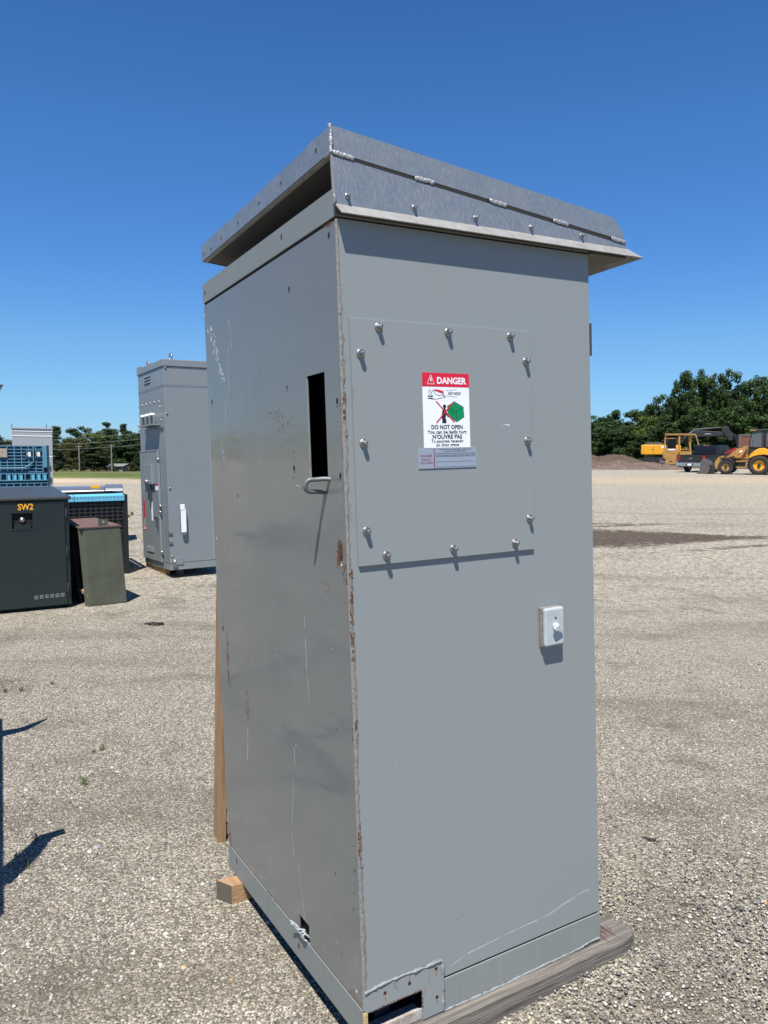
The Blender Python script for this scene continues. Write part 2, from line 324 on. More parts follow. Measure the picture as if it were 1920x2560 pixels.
def make_stones():
    # loose gravel with real relief near the camera
    n = 170000
    y = 1.7 + (rng.random(n) ** .8) * 5.0
    x = (rng.random(n) * 2 - 1) * (y * .56 + .1)
    dn = np.sin(x*2.1 + 1.3*np.sin(y*1.7)) + np.sin(y*3.3 + x*.8) + .7*np.sin(x*5.1 - y*2.3)
    keep = rng.random(n) < np.clip(.62 + .22*dn, .12, 1)*np.clip((7.2 - y)/1.6, 0, 1); x, y = x[keep], y[keep]; n = len(x)
    r = rng.lognormal(math.log(.0026), .42, n); r = np.clip(r, .0014, .011)
    phi = (1 + 5 ** .5) / 2
    iv = np.array([(-1,phi,0),(1,phi,0),(-1,-phi,0),(1,-phi,0),(0,-1,phi),(0,1,phi),(0,-1,-phi),(0,1,-phi),(phi,0,-1),(phi,0,1),(-phi,0,-1),(-phi,0,1)]) / 1.9
    fa = np.array([(0,11,5),(0,5,1),(0,1,7),(0,7,10),(0,10,11),(1,5,9),(5,11,4),(11,10,2),(10,7,6),(7,1,8),(3,9,4),(3,4,2),(3,2,6),(3,6,8),(3,8,9),(4,9,5),(2,4,11),(6,2,10),(8,6,7),(9,8,1)])
    V = iv[None] * (1 + .55 * (rng.random((n, 12, 1)) - .5)) * r[:, None, None] * np.stack([.8 + .6*rng.random(n), .7 + .5*rng.random(n), .45 + .35*rng.random(n)], 1)[:, None, :]
    a = rng.random(n) * 6.283; ca, sa = np.cos(a)[:, None], np.sin(a)[:, None]
    tx = (rng.random(n) - .5)[:, None] * .9
    X = V[..., 0]*ca - V[..., 1]*sa; Y = V[..., 0]*sa + V[..., 1]*ca; Z = V[..., 2] + X*tx
    V = np.stack([X + x[:, None], Y + y[:, None], Z + (r*.12 + ground_bump(x, y))[:, None]], 2).reshape(-1, 3)
    Fc = (fa[None] + (np.arange(n)*12)[:, None, None]).reshape(-1, 3)
    me = bpy.data.meshes.new('gravel_stones'); me.vertices.add(len(V)); me.vertices.foreach_set('co', V.astype(np.float32).ravel())
    me.loops.add(Fc.size); me.loops.foreach_set('vertex_index', Fc.astype(np.int32).ravel())
    me.polygons.add(len(Fc)); me.polygons.foreach_set('loop_start', np.arange(len(Fc), dtype=np.int32)*3)
    me.update(calc_edges=True)
    at = me.attributes.new('tint', 'FLOAT', 'POINT'); tint = np.repeat(rng.random(n), 12); at.data.foreach_set('value', tint.astype(np.float32))
    m = bpy.data.materials.new('stones'); m.use_nodes = True; t = m.node_tree; b = t.nodes['Principled BSDF']; b.inputs['Roughness'].default_value = .8
    b.inputs['Specular IOR Level'].default_value = .3
    an = t.nodes.new('ShaderNodeAttribute'); an.attribute_name = 'tint'
    rp = t.nodes.new('ShaderNodeValToRGB'); e = rp.color_ramp.elements
    e[0].position = 0; e[0].color = (.09, .083, .073, 1); e[1].position = 1; e[1].color = (.36, .22, .11, 1)
    for p, c in ((.16, (.11, .10, .09)), (.40, (.21, .197, .175)), (.68, (.36, .34, .30)), (.93, (.54, .515, .46)), (.975, (.46, .39, .27))): x_ = e.new(p); x_.color = (*c, 1)
    t.links.new(an.outputs['Fac'], rp.inputs[0]); t.links.new(rp.outputs[0], b.inputs['Base Color'])
    me.materials.append(m)
    o = bpy.data.objects.new('gravel_stones', me); COL.objects.link(o)
    tag(o, 'loose pale and dark gravel chips lying over the yard in the foreground', 'gravel', kind='stuff')
make_stones()

# ------------------------------------------------------------------ main cabinet
# frame: x along the sunlit face, y into the depth, z up; origin at near corner, bottom of the panels
MC = Matrix(((.8666, -.4980, -.0328, 0), (.4988, .8664, .0235, 0), (.0167, -.0368, .9992, 0), (0, 0, 0, 1)))
_e = MC.to_3x3(); _q = _e.to_quaternion(); MC = _q.to_matrix().to_4x4()
c_, s_ = math.cos(PITCH), math.sin(PITCH); O_ = (-.0515, 1.9946, -1.2835)
MC.translation = Vector((O_[0], O_[1]*c_ + O_[2]*s_, CAMZ - O_[1]*s_ + O_[2]*c_))
W, D, H = .8306, 1.0752, 2.0
BASE = Vector((W/2, D/2, -.0945))
cab = thing('electrical_cabinet', 'tall grey outdoor electrical cabinet with sheet-metal roof and danger sign, nearest the camera', 'electrical cabinet', MC @ Matrix.Translation(BASE))
OFF = tuple(-BASE)
def cpart(mb, name, mats, parent=cab, **k):
    return mb.build(name, mats, parent, OFF if parent is cab else (0, 0, 0), **k)

def rect_with_holes(us, vs_, holes):
    """grid cells between sorted breakpoints that are not in a hole"""
    U = sorted(set(us + [h[0] for h in holes] + [h[1] for h in holes])); V = sorted(set(vs_ + [h[2] for h in holes] + [h[3] for h in holes]))
    for i in range(len(U)-1):
        for j in range(len(V)-1):
            cu, cv = (U[i]+U[i+1])/2, (V[j]+V[j+1])/2
            if not any(h[0] < cu < h[1] and h[2] < cv < h[3] for h in holes): yield U[i], U[i+1], V[j], V[j+1]

# front (sunlit) face shell + inner walls
t_ = .003
def rline(mb, pts, w0, m, face='L', off=.0006, jit=0.0):
    """thin strip decal along 2D points on the left (x=0) or right (y=0) face"""
    for i in range(len(pts)-1):
        a = Vector(pts[i]); b = Vector(pts[i+1]); d = (b-a); L_ = d.length
        if L_ < 1e-6: continue
        keepp = .8
        nrm = Vector((-d.y, d.x)).normalized(); n_ = max(1, int(L_/.03))
        for k in range(n_):
            if random.random() > keepp: continue
            p = a + d*(k/n_); q = a + d*((k+1)/n_)
            wa = w0*(.15 + random.random()*1.0); wb = w0*(.15 + random.random()*1.0)
            j = nrm*random.uniform(-jit, jit)
            P = [p - nrm*wa/2 + j, q - nrm*wb/2 + j, q + nrm*wb/2 + j, p + nrm*wa/2 + j]
            face3(mb, P, m, face, off)
_fk = [0]; PLANE = [0.0]
def face3(mb, P, m, face, off):
    _fk[0] += 1; off = PLANE[0] + (off - PLANE[0])*.16 + (_fk[0] % 31)*3.2e-6
    if face == 'L' and PLANE[0] == 0.0:
        cy, cz = sum(p[0] for p in P)/len(P), sum(p[1] for p in P)/len(P)
        for h in (slot, low):
            if h[0]-.004 < cy < h[1]+.004 and h[2]-.01 < cz < h[3]+.01: return
    # orient outward
    A = sum(P[i][0]*P[(i+1) % len(P)][1]-P[(i+1) % len(P)][0]*P[i][1] for i in range(len(P)))
    if face == 'L':
        if A > 0: P = P[::-1]
        mb.poly([(-off, p[0], p[1]) for p in P], m)
    else:
        if A < 0: P = P[::-1]
        mb.poly([(p[0], -off, p[1]) for p in P], m)
def blot(mb, c, r, m, face='L', off=.0006, n=9, asp=1.0):
    P = []
    for k in range(n):
        a = 2*math.pi*k/n; rr = r*random.uniform(.45, 1.1)
        P.append((c[0] + rr*math.cos(a), c[1] + rr*asp*math.sin(a)))
    face3(mb, P, m, face, off)
def patchy(mb, c, sx, sz, n, r, ms, face='L', slant=0.0):
    for i in range(n):
        a, b = random.gauss(0, 1), random.gauss(0, 1)
        if abs(a) > 2 or abs(b) > 2: continue
        blot(mb, (c[0] + a*sx + b*slant, c[1] + b*sz), r*random.uniform(.3, 1.2), random.choice(ms), face, .0006 + .00002*i, asp=random.uniform(.8, 2.2))

# ---- sunlit side panel
mb = MB()
for a, b, c, d in rect_with_holes([0.0025, W-.004], [0.0, H], [(0.0025, .1748, 0.0, .005)]):
    mb.box((a, 0, c), (b, t_, d))
mb.box((W-.004, .0008, 0), (W, .03, H))       # folded edge
# scratches on it
S = [(.2671,.0219),(.33,.037),(.4053,.0422),(.5118,.0494),(.6113,.0515),(.7032,.0696),(.7348,.079),(.7825,.0812)]
rline(mb, S, .0016, 1, 'R', jit=.0007); rline(mb, S[1:], .0012, 1, 'R', jit=.0016); rline(mb, [(s[0]+.01, s[1]-.003) for s in S[4:]], .0012, 1, 'R', jit=.001)
for p in [(.40,2.0-.25),(.62,1.9-.06),(.33,1.80),(.22,.28),(.10,.10),(.72,.55),(.12,.62),(.30,.145),(.32,.15),(.65,.33)]:
    blot(mb, p, .0016, 2 if random.random() < .6 else 1, 'R')
rline(mb, [(.64,1.452),(.648,1.455)], .0012, 2, 'R'); rline(mb, [(.69,.325),(.70,.322)], .002, 1, 'R')
for i in range(70): blot(mb, (random.uniform(.02, .81), random.uniform(.02, 1.9)), random.uniform(.0006, .0012), random.choice([1, 2, 3]), 'R')
front = cpart(mb, 'side_panel', [GREY, SCR, BLACKH, RUSTL], label='sunlit smooth grey side panel with bolted cover plate')

# ---- glossy left panel with slot and hole
slot = (.0945, .2045, 1.3718, 1.6425); low = (.335, .408, 0.0, .0538)
mb = MB()
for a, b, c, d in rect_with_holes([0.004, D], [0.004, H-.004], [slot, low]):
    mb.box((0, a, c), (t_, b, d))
def Ls(pts, w0, m, **k): rline(mb, pts, w0, m, 'L', **k)
Ls([(.8175,1.9039),(.825,1.80),(.8387,1.6705),(.8747,1.6387),(.885,1.59),(.8882,1.5417)], .0022, 1, jit=.0004)
Ls([(.815,1.90),(.80,1.88),(.793,1.80)], .0016, 1, jit=.001)
for i in range(170):
    u = random.random(); blot(mb, (1.015 - u*.12 + random.gauss(0, .010), 1.90 - u*.19 + random.gauss(0, .012)), random.uniform(.0008, .0045), 1 if random.random() < .5 else 2, asp=2.2)
for i in range(70): u = random.random(); blot(mb, (.945 - u*.03 + random.gauss(0, .004), 1.50 - u*.09), random.uniform(.001, .003), 1 if random.random() < .35 else 2, asp=2.5)
Ls([(.96,1.53),(.95,1.50),(.955,1.47),(.948,1.40),(.945,1.30)], .002, 2)
Ls([(.2809,.9844),(.2792,.8187),(.2675,.7308)], .0020, 1, jit=.0008); Ls([(.276,.80),(.266,.70)], .002, 1)
Ls([(.3335,.8068),(.338,.6193)], .007, 2); Ls([(.345,.93),(.352,.80),(.345,.74)], .006, 2); Ls([(.31,.80),(.318,.60)], .003, 2)
Ls([(.3879,.5818),(.4405,.2949),(.43,.22)], .0016, 1); Ls([(.398,.22),(.372,.09),(.3645,.056)], .0016, 1); Ls([(.24,1.05),(.235,.85)], .002, 2)
Ls([(.86,.78),(.85,.60),(.80,.50)], .004, 2); Ls([(.80,.52),(.815,.40)], .004, 1, jit=.002); Ls([(.70,.17),(.74,.05)], .005, 2); Ls([(.80,.20),(.75,.04)], .003, 2)
for i in range(16): y = random.uniform(.515, .625); Ls([(y, 1.735 + random.uniform(-.01, .01)), (y - .012, 1.555)], .0045, 2, off=.0007+.00002*i)
for i in range(46):
    y = random.uniform(.45, 1.06); z0 = random.uniform(.8, 1.95); Ls([(y, z0), (y - random.uniform(-.004, .01), z0 - random.uniform(.1, .55))], random.uniform(.0008, .0022), 2, off=.0008+.00001*i)
for i in range(22):
    y = random.uniform(.02, .45); z0 = random.uniform(.3, 1.9); Ls([(y, z0), (y - random.uniform(-.004, .006), z0 - random.uniform(.05, .3))], random.uniform(.0008, .0018), 2, off=.0010+.00001*i)
for i in range(90): blot(mb, (random.uniform(.02, 1.06), random.uniform(.03, 1.97)), random.uniform(.0008, .0022), random.choice([1, 1, 2, 3, 4, 5]), asp=1.8)
Ls([(.33,1.0895),(.30,1.090),(.22,1.089)], .004, 2); Ls([(.30,1.352),(.285,1.348),(.27,1.348)], .002, 1)
patchy(mb, (.415,1.545), .035, .022, 60, .0032, [4, 4, 3], slant=.03); patchy(mb, (.33,1.48), .03, .03, 26, .0022, [4, 3]); patchy(mb, (.315,1.41), .006, .03, 14, .0026, [3, 4])
patchy(mb, (.040,1.183), .010, .018, 70, .005, [3, 3, 5]); patchy(mb, (.052,1.155), .006, .014, 30, .004, [3, 4]); patchy(mb, (.020,1.135), .006, .03, 30, .0045, [3, 4])
patchy(mb, (.985,.74), .008, .035, 60, .0045, [3, 4]); patchy(mb, (.985,.67), .006, .03, 40, .004, [3]); patchy(mb, (.793,.60), .010, .035, 50, .0035, [4, 3])
patchy(mb, (.1213,1.082), .010, .014, 20, .003, [4]); patchy(mb, (.0466,1.9965), .014, .0018, 26, .004, [3, 3, 4]); patchy(mb, (1.052,.012), .006, .03, 40, .005, [3, 4])
patchy(mb, (.05,.010), .02, .004, 30, .004, [4]); patchy(mb, (.006,.75), .003, .03, 20, .0035, [3, 4]); patchy(mb, (.90,.66), .004, .03, 14, .0025, [4]); patchy(mb, (.007,1.56), .003, .018, 14, .003, [3])
for (c, z) in [(.95,.63),(.955,.55),(.94,.47),(.025,.36),(.03,.30),(.04,.25),(.14,.30),(.47,.62),(.46,.63),(.1215,.083)]: blot(mb, (c, z), .0028, 5, asp=2)
# screw holes
HO = [(1.0293,1.6478,.011,0),(.3399,1.6286,.006,0),(.3117,1.40,.010,0),(.0271,1.562,.010,0),(.0241,1.376,.010,0),(1.0487,1.1549,.009,1),(.0346,1.1537,.009,1),(.7973,1.3139,.006,0),
      (.0405,1.9699,.010,0),(.2998,1.8939,.009,0),(1.0668,1.9639,.008,1),(1.0229,.8249,.011,0),(.0379,.0328,.010,1)]
def disc(mb, c, r, m, off, face='L', n=12, asp=1.0): face3(mb, [(c[0] + r*math.cos(2*math.pi*k/n), c[1] + r*asp*math.sin(2*math.pi*k/n)) for k in range(n)], m, face, off)
for y, z, r, k in HO:
    disc(mb, (y, z), r*.62, 3, .0020, asp=1.35); disc(mb, (y, z), r*.52, 5 if k == 0 else 6, .0024, asp=1.35)
    if k == 0: patchy(mb, (y, z - r*.9), .002, .004, 5, .002, [3])
    else: disc(mb, (y + r*.1, z + r*.25), r*.3, 5, .0026)
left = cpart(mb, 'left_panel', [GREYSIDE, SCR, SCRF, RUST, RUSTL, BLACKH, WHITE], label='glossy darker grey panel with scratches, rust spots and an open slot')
# bent slot lip
mb = MB(); mb.box((-.0012, slot[1]-.0004, slot[2]), (.0035, slot[1]+.0010, slot[3]-.004)); mb.box((-.002, slot[0], slot[2]-.0025), (.003, slot[1], slot[2]-.001)); 
cpart(mb, 'slot_lip', WHITE if False else GALVEDGE, left)
# ---- body carcass (back, far side, top, bottom, inner walls)
mb = MB()
mb.box((.0045, .0065, -.001), (.0062, .0925, H-.01)); mb.box((.0045, .2065, -.001), (.0062, .333, H-.01)); mb.box((.0045, .41, -.001), (.0062, D-.003, H-.01))
mb.box((.0045, .0925, 1.645), (.0062, .2065, H-.01)); mb.box((.0045, .0925, -.001), (.0062, .2065, 1.3695)); mb.box((.0045, .333, .056), (.0062, .41, H-.01))
mb.box((W-.012, .03, .0), (W-.0005, D, H)); mb.box((.02, D-.012, 0), (W-.012, D-.0005, H)); mb.box((.02, .0045, .03), (W-.012, .012, H-.01))
mb.box((.02, .012, H-.03), (W-.012, D-.012, H-.012)); mb.box((.20, .03, .001), (W-.012, D-.012, .010))
mb.box((.45, .02, .02), (.47, D-.02, H-.04))
mb.box((.10, .05, .06), (.104, D-.05, H-.05))
cpart(mb, 'carcass', INNER)
mb = MB(); mb.box((.0975, .03, .001), (.0995, D-.03, H-.04)); cpart(mb, 'painted_shade_sheet', BLACKH)  # black sheet paints in the shade seen through the slot
mb = MB(); mb.box((W-.001, .004, .004), (W+.0015, D-.004, H-.004)); mb.box((.004, D-.001, .004), (W-.004, D+.002, H-.004))
cpart(mb, 'rear_panels', GREY)
# corner closing strip (dark reveals of the joints)
# ---- top band
PLANE[0] = .0022
mb = MB()
mb.box((-.0022, -.001, 2.005), (W+.0015, D+.0015, 2.0715))
for y, z in ((.3323, 2.0435), (1.0496, 2.0383)): disc(mb, (y, z), .0065, 1, .0030, asp=1.3); disc(mb, (y, z), .0050, 2, .0034, asp=1.3)
patchy(mb, (.86, 2.012), .006, .004, 14, .003, [3]); rline(mb, [(.70,2.055),(.685,2.037),(.672,2.062)], .0014, 4, 'L', .003); patchy(mb, (.97, 2.016), .012, .006, 20, .0035, [3])
for i in range(14): y = random.uniform(.03, .9); rline(mb, [(y, 2.0055+random.uniform(.002,.02)), (y+.002, 2.006)], .0015, random.choice([4, 3]), 'L', .0031)
for i in range(len(mb.v)):
    x, y, z = mb.v[i]
    if -.0045 < x < -.0026: mb.v[i] = (x - .0006, y, z)
band = cpart(mb, 'top_band', [GREYBAND, RUST, BLACKH, RUSTL, SCRF], label='pale grey band under the roof with screw holes')
mb = MB(); mb.box((.003, .003, 1.996), (W-.003, D-.003, 2.0055)); cpart(mb, 'band_joint', BLACKH)
# ---- base plinth with opening
PLANE[0] = .0012
mb = MB()
bz = -.0935
mb.box((0.178, -.001, bz), (W+.001, .004, -.0068)); mb.box((-.0005, -.001, bz), (.010, .004, -.0068)); mb.box((.010, -.001, -.0115), (.178, .004, -.0068))
mb.box((-.0012, .0042, bz), (.004, D+.001, -.0050)); mb.box((W-.004, .0042, bz), (W+.001, D+.001, -.0068)); mb.box((.0042, D-.004, bz), (W-.0042, D+.001, -.0068))
for y, z in ((.9824, -.0324), (.4179, -.0515)): disc(mb, (y, z), .007, 1, .0020, asp=1.4); disc(mb, (y, z), .004, 2, .0023, asp=1.4)
patchy(mb, (.655, -.008), .025, .003, 22, .004, [3, 1]); patchy(mb, (.418, -.055), .003, .006, 8, .003, [1])
rline(mb, [(.372,-.004),(.366,-.055)], .0012, 4, 'L', .0018)
plinth = cpart(mb, 'base_plinth', [GREYBAND, RUST, BLACKH, RUSTL, SCR], bevel=.0012)
mb = MB(); mb.box((.006, .0055, -.012), (W-.006, D-.006, .0005)); cpart(mb, 'base_joint', BLACKH)
mb = MB(); mb.box((.012, .05, -.09), (.19, .40, -.086)); mb.box((.012, .0045, bz), (.178, .05, -.0765), 1); mb.box((.06, .06, -.086), (.11, .2, -.05)); mb.box((.012, .0045, -.0763), (.178, .009, -.066), 1)
mb.box((-.0035, -.0035, bz), (.0085, .0008, -.006), 2)
cpart(mb, 'inner_channel', [INNER, mat('channel_white', (.42, .42, .41), .7, noise=(60, .8, (.25, .13, .06))), WOODY], plinth)
# ---- patch plate over lower near corner with caulk
PLANE[0] = .0028
mb = MB()
for a, b, c, d in rect_with_holes([.001, .243], [-.0925, .0495], [(.0091, .175, -.070, -.0072)]):
    if d > -.07: mb.box((a, -.0028, c), (b, -.0011, d))
mb.box((.1755, -.0028, -.0925), (.2435, -.0012, -.070))
for x, z in ((.222, .034), (.137, .024), (.062, .026), (.222, -.046)):
    disc(mb, (x, z), .0055, 1, .0034, 'R'); disc(mb, (x, z), .0034, 2, .0038, 'R'); rline(mb, [(x, z-.003), (x, z-.02)], .004, 3, 'R', .0033)
for i in range(60): x = random.uniform(.01, .176); blot(mb, (x, -.0068 + random.gauss(0, .0012)), .0022, random.choice([1, 3]), 'R', .0034+.00001*i)
for i in range(24): blot(mb, (.1765 + random.gauss(0, .0012), random.uniform(-.07, -.01)), .0022, random.choice([1, 3]), 'R', .0036+.00001*i)
rline(mb, [(.184,-.0055),(.1845,-.03)], .0011, 2, 'R', .0033)
pat = cpart(mb, 'patch_plate', [GREY, RUST, BLACKH, RUSTL])
mb = MB()
def bead(mb, pts, r, face='R', off=.003, step=.008, wob=.5, m=0):
    P = []
    for i in range(len(pts)-1):
        a, b = Vector(pts[i]), Vector(pts[i+1]); n_ = max(1, int((b-a).length/step))
        for k in range(n_): P.append(a + (b-a)*k/n_)
    P.append(Vector(pts[-1]))
    Q = [((p[0] + random.gauss(0, r*.18)), -off, p[1] + random.gauss(0, r*.18)) if face == 'R' else (-off, p[0] + random.gauss(0, r*.18), p[1] + random.gauss(0, r*.18)) for p in P]
    mb.tube(Q, [r*random.uniform(1-wob, 1+wob) for _ in Q], 6, m)
bead(mb, [(.002,.047),(.05,.052),(.12,.0535),(.18,.051),(.236,.0525),(.244,.045),(.2425,-.02),(.241,-.092)], .0038)
bead(mb, [(.205,.055),(.196,.04),(.199,.01)], .0017, wob=.2); bead(mb, [(.135,.05),(.1365,.03)], .0022); bead(mb, [(.09,.048),(.096,.028)], .0018); bead(mb, [(.21,.058),(.23,.06),(.238,.05)], .0017)
bead(mb, [(.245,-.094),(.4,-.0965),(.6,-.094),(.74,-.093),(.79,-.086),(W,-.087)], .003, off=.0012)
cpart(mb, 'caulk_seam', CAULKG)
# ---- beige caulk bead down near corner
mb = MB()
zz = np.linspace(.0, 1.998, 170); L0 = []; L1 = []
for i, z in enumerate(zz):
    wdt = .0098 + .0028*math.sin(z*9) + random.gauss(0, .0014); 
    if z > 1.5: wdt *= .75
    if .96 < z < 1.02: wdt *= .55
    if 1.55 < z < 1.6: wdt *= .5
    L0.append(wdt); L1.append(.0035 + .0020*math.sin(z*5+1) + random.gauss(0, .0006))
vs = []; n_ = 5
for i, z in enumerate(zz):
    a, b = L0[i], L1[i]
    vs += [(a*1.0, -.0004, z), (a*.8, -.0022, z+.001), (.001, -.0024, z), (-.0026, .0008, z), (-.0022, max(b, .0012), z), (-.0004, max(b, .0012)+.001, z)]
n_ = 6; fs = [(i*n_+k, i*n_+k+1, (i+1)*n_+k+1, (i+1)*n_+k) for i in range(len(zz)-1) for k in range(n_-1)]
mb.raw(vs, [f[::-1] for f in fs], 0, True)
for z, c in ((.457, 30), (.42, 10), (1.066, 26), (1.03, 14), (.9627, 20), (.93, 8), (1.53, 10), (1.57, 14), (.74, 8), (1.13, 14)):
    for i in range(c):
        x = random.uniform(-.001, .009); zc = z + random.gauss(0, .012); r = random.uniform(.001, .0032)
        P = [(x + r*random.uniform(.5, 1)*math.cos(6.283*k/7), -.0032-.00002*i, zc + 1.8*r*random.uniform(.5, 1)*math.sin(6.283*k/7)) for k in range(7)]
        mb.poly(P, random.choice([1, 1, 2]))
for i in range(60):
    x = random.uniform(.0, .012); z = random.uniform(.1, 1.95); r = random.uniform(.0006, .0014)
    mb.poly([(x + r*math.cos(6.283*k/6), -.0030-.00001*i, z + 2*r*math.sin(6.283*k/6)) for k in range(6)], random.choice([3, 2, 1]))
cpart(mb, 'corner_caulk', [CAULK, RUST, RUSTL, BLACKH], label='beige caulk smeared down the near corner with rust breaking through')

# ---- bolted cover plate
PLANE[0] = .0075
mb = MB()
mb.hexa([(.0276,-.0075,1.1481),(.5941,-.0075,1.1459),(.5941,-.0006,1.1459),(.0276,-.0006,1.1481),(.0257,-.0075,1.7623),(.5948,-.0075,1.7615),(.5948,-.0006,1.7615),(.0257,-.0006,1.7623)])
rline(mb, [(.49,1.5005),(.512,1.4995)], .0028, 1, 'R', .0081); blot(mb, (.5125,1.499), .0032, 1, 'R', .0083)
for i in range(20): blot(mb, (random.uniform(.05, .57), random.uniform(1.16, 1.75)), random.uniform(.0006, .0011), 1, 'R', .0081)
rline(mb, [(.027,1.60),(.0275,1.56)], .0015, 2, 'R', .0081); blot(mb, (.028,1.585), .0022, 2, 'R', .0082)
plate = cpart(mb, 'cover_plate', [GREY, SCR, RUSTL], bevel=.0008)
bolts = [(.1026,1.7419),(.3125,1.7405),(.5202,1.7414),(.0483,1.6742),(.5746,1.6746),(.0485,1.4529),(.5737,1.4531),(.0488,1.2338),(.5753,1.2336),(.1037,1.1683),(.311,1.1681),(.521,1.1679)]
def bolt_mb(x, z, y0, R, h, ang):
    m_ = MB(); T = Matrix.Translation((x, y0, z)) @ Matrix.Rotation(rad(90), 4, 'X')
    m_.lathe([(R*1.55, 0), (R*1.6, h*.12), (R*1.5, h*.22), (R*1.0, h*.24)], 20, T)
    T2 = T @ Matrix.Rotation(ang, 4, 'Z'); m_.lathe([(R*1.02, h*.24), (R*1.0, h*.85), (R*.86, h)], 6, T2, smooth=False)
    m_.lathe([(R*.5, h), (R*.42, h*1.05), (R*.1, h*1.0)], 12, T)
    return m_
for x, z in bolts:
    cpart(bolt_mb(x + .002, z + .002, -.0075, .0068, .017, random.random()), 'bolt', STEEL, plate)
# ---- lettering helper: built-in vector font turned into mesh in a local face frame
def text_mesh(s, size, bold=.012, shear=0.0, align='CENTER', xs=1.0):
    cu = bpy.data.curves.new('lettering', 'FONT'); cu.body = s; cu.size = size; cu.align_x = align; cu.offset = bold*size; cu.shear = shear; cu.resolution_u = 3
    ob = bpy.data.objects.new('lettering', cu); COL.objects.link(ob); bpy.context.view_layer.update()
    me = bpy.data.meshes.new_from_object(ob.evaluated_get(bpy.context.evaluated_depsgraph_get()))
    vs = [(v.co.x*xs, v.co.y) for v in me.vertices]; fs = [tuple(p.vertices) for p in me.polygons]
    bpy.data.objects.remove(ob); bpy.data.curves.remove(cu); bpy.data.meshes.remove(me)
    return vs, fs
def put_text(mb, s, x, z, size, m, y=-.0095, wid=None, face='R', **k):
    vs, fs = text_mesh(s, size, **k)
    if wid:
        w_ = max(v[0] for v in vs) - min(v[0] for v in vs); q = wid/w_; vs = [(v[0]*q, v[1]) for v in vs]
    mb.raw([(x + v[0], y, z + v[1]) for v in vs], fs, m)
# danger sticker
sx0, sx1, sz0, sz1 = .2297, .3780, 1.4400, 1.6352
def sp(u, v): return (sx0 + (sx1-sx0)*u, sz1 - (sz1-sz0)*v)      # u right, v down 0..1
mb = MB(); mb.box((sx0, -.0084, sz0), (sx1, -.0077, sz1))
stk = cpart(mb, 'danger_sticker', WHITE, plate)
mb = MB(); a, b = sp(0, .182), sp(1, 0); mb.box((a[0]-.0001, -.0088, a[1]), (b[0]+.0001, -.0080, b[1]+.0002)); cpart(mb, 'sticker_header', RED, stk)
mb = MB()
put_text(mb, 'DANGER', *sp(.615, .140), .0235, 0, y=-.0092, wid=.094, bold=.035)
T = [sp(.175, .025), sp(.10, .148), sp(.25, .148)]
for i in range(3):
    a, b = Vector(T[i]), Vector(T[(i+1) % 3]); d = (b-a).normalized()*.0006; n = Vector((-d.y, d.x))*.9
    P = [a-n-d, b-n+d, b+n+d, a+n-d]; A = sum(P[j].x*P[(j+1) % 4].y-P[(j+1) % 4].x*P[j].y for j in range(4)); P = P if A > 0 else P[::-1]
    mb.poly([(p.x, -.0092, p.y) for p in P], 0)
Z_ = [(.185,.048),(.155,.10),(.178,.10),(.165,.132),(.205,.09),(.182,.09),(.197,.055)]
mb.poly([(sp(u, v)[0], -.0092, sp(u, v)[1]) for u, v in Z_], 0)
cpart(mb, 'header_lettering', WHITE, stk)
mb = MB()
put_text(mb, 'DO NOT OPEN', *sp(.50, .748), .0150, 0, y=-.0088, wid=.100, bold=.03)
put_text(mb, 'You can be badly hurt', *sp(.50, .808), .0124, 0, y=-.0088, wid=.125, bold=.022)
put_text(mb, "N'OUVRE PAS", *sp(.50, .878), .0150, 0, y=-.0088, wid=.095, bold=.03)
put_text(mb, 'Tu pourrais recevoir', *sp(.50, .930), .0116, 0, y=-.0088, wid=.103, bold=.02)
put_text(mb, 'un choc grave', *sp(.50, .980), .0116, 0, y=-.0088, wid=.073, bold=.02)
def inkline(mb, pts, w0, m, y=-.0088):
    for i in range(len(pts)-1):
        a, b = Vector(sp(*pts[i])), Vector(sp(*pts[i+1])); d = (b-a)
        if d.length < 1e-6: continue
        d.normalize(); n = Vector((-d.y, d.x))*w0/2; e = d*w0*.3
        mb.poly([(q.x, y - .00001*i, q.y) for q in (a-n-e, b-n+e, b+n+e, a+n-e)], m)
cpart(mb, 'sticker_lettering', INK, stk)
mb = MB(); put_text(mb, 'NO! NON!', *sp(.67, .288), .0115, 0, y=-.0088, wid=.042, bold=.02, shear=.35); cpart(mb, 'shout_lettering', INK, stk)
mb = MB()
inkline(mb, [(.49,.232),(.73,.216)], .0007, 0); inkline(mb, [(.49,.303),(.73,.318)], .0007, 0)
inkline(mb, [(.12,.25),(.15,.222),(.19,.27),(.21,.222),(.27,.28),(.34,.30),(.42,.29),(.48,.315),(.40,.33),(.30,.345),(.22,.348),(.16,.33)], .0010, 0)
inkline(mb, [(.11,.305),(.20,.315)], .0026, 0); inkline(mb, [(.11,.335),(.22,.345)], .0026, 0); inkline(mb, [(.12,.26),(.22,.31)], .0011, 0); inkline(mb, [(.38,.24),(.44,.28),(.47,.325)], .0016, 0)
inkline(mb, [(.25,.225),(.33,.236)], .0042, 1, -.0090); inkline(mb, [(.33,.236),(.43,.255)], .0060, 1, -.0091)
# standing figure
def ell(mb, c, rx, rz, m, y): mb.poly([(sp(c[0]+rx*math.cos(6.283*k/14), c[1])[0], y, sp(0, c[1]+rz*math.sin(-6.283*k/14))[1]) for k in range(14)], m)
ell(mb, (.455,.445), .035, .028, 0, -.0088)
mb.poly([(sp(u, v)[0], -.0089, sp(u, v)[1]) for u, v in [(.41,.49),(.385,.57),(.40,.65),(.39,.668),(.485,.668),(.49,.64),(.47,.60),(.49,.53),(.48,.48),(.44,.465)][::1]], 0)
inkline(mb, [(.47,.52),(.53,.58)], .004, 0, -.0090)
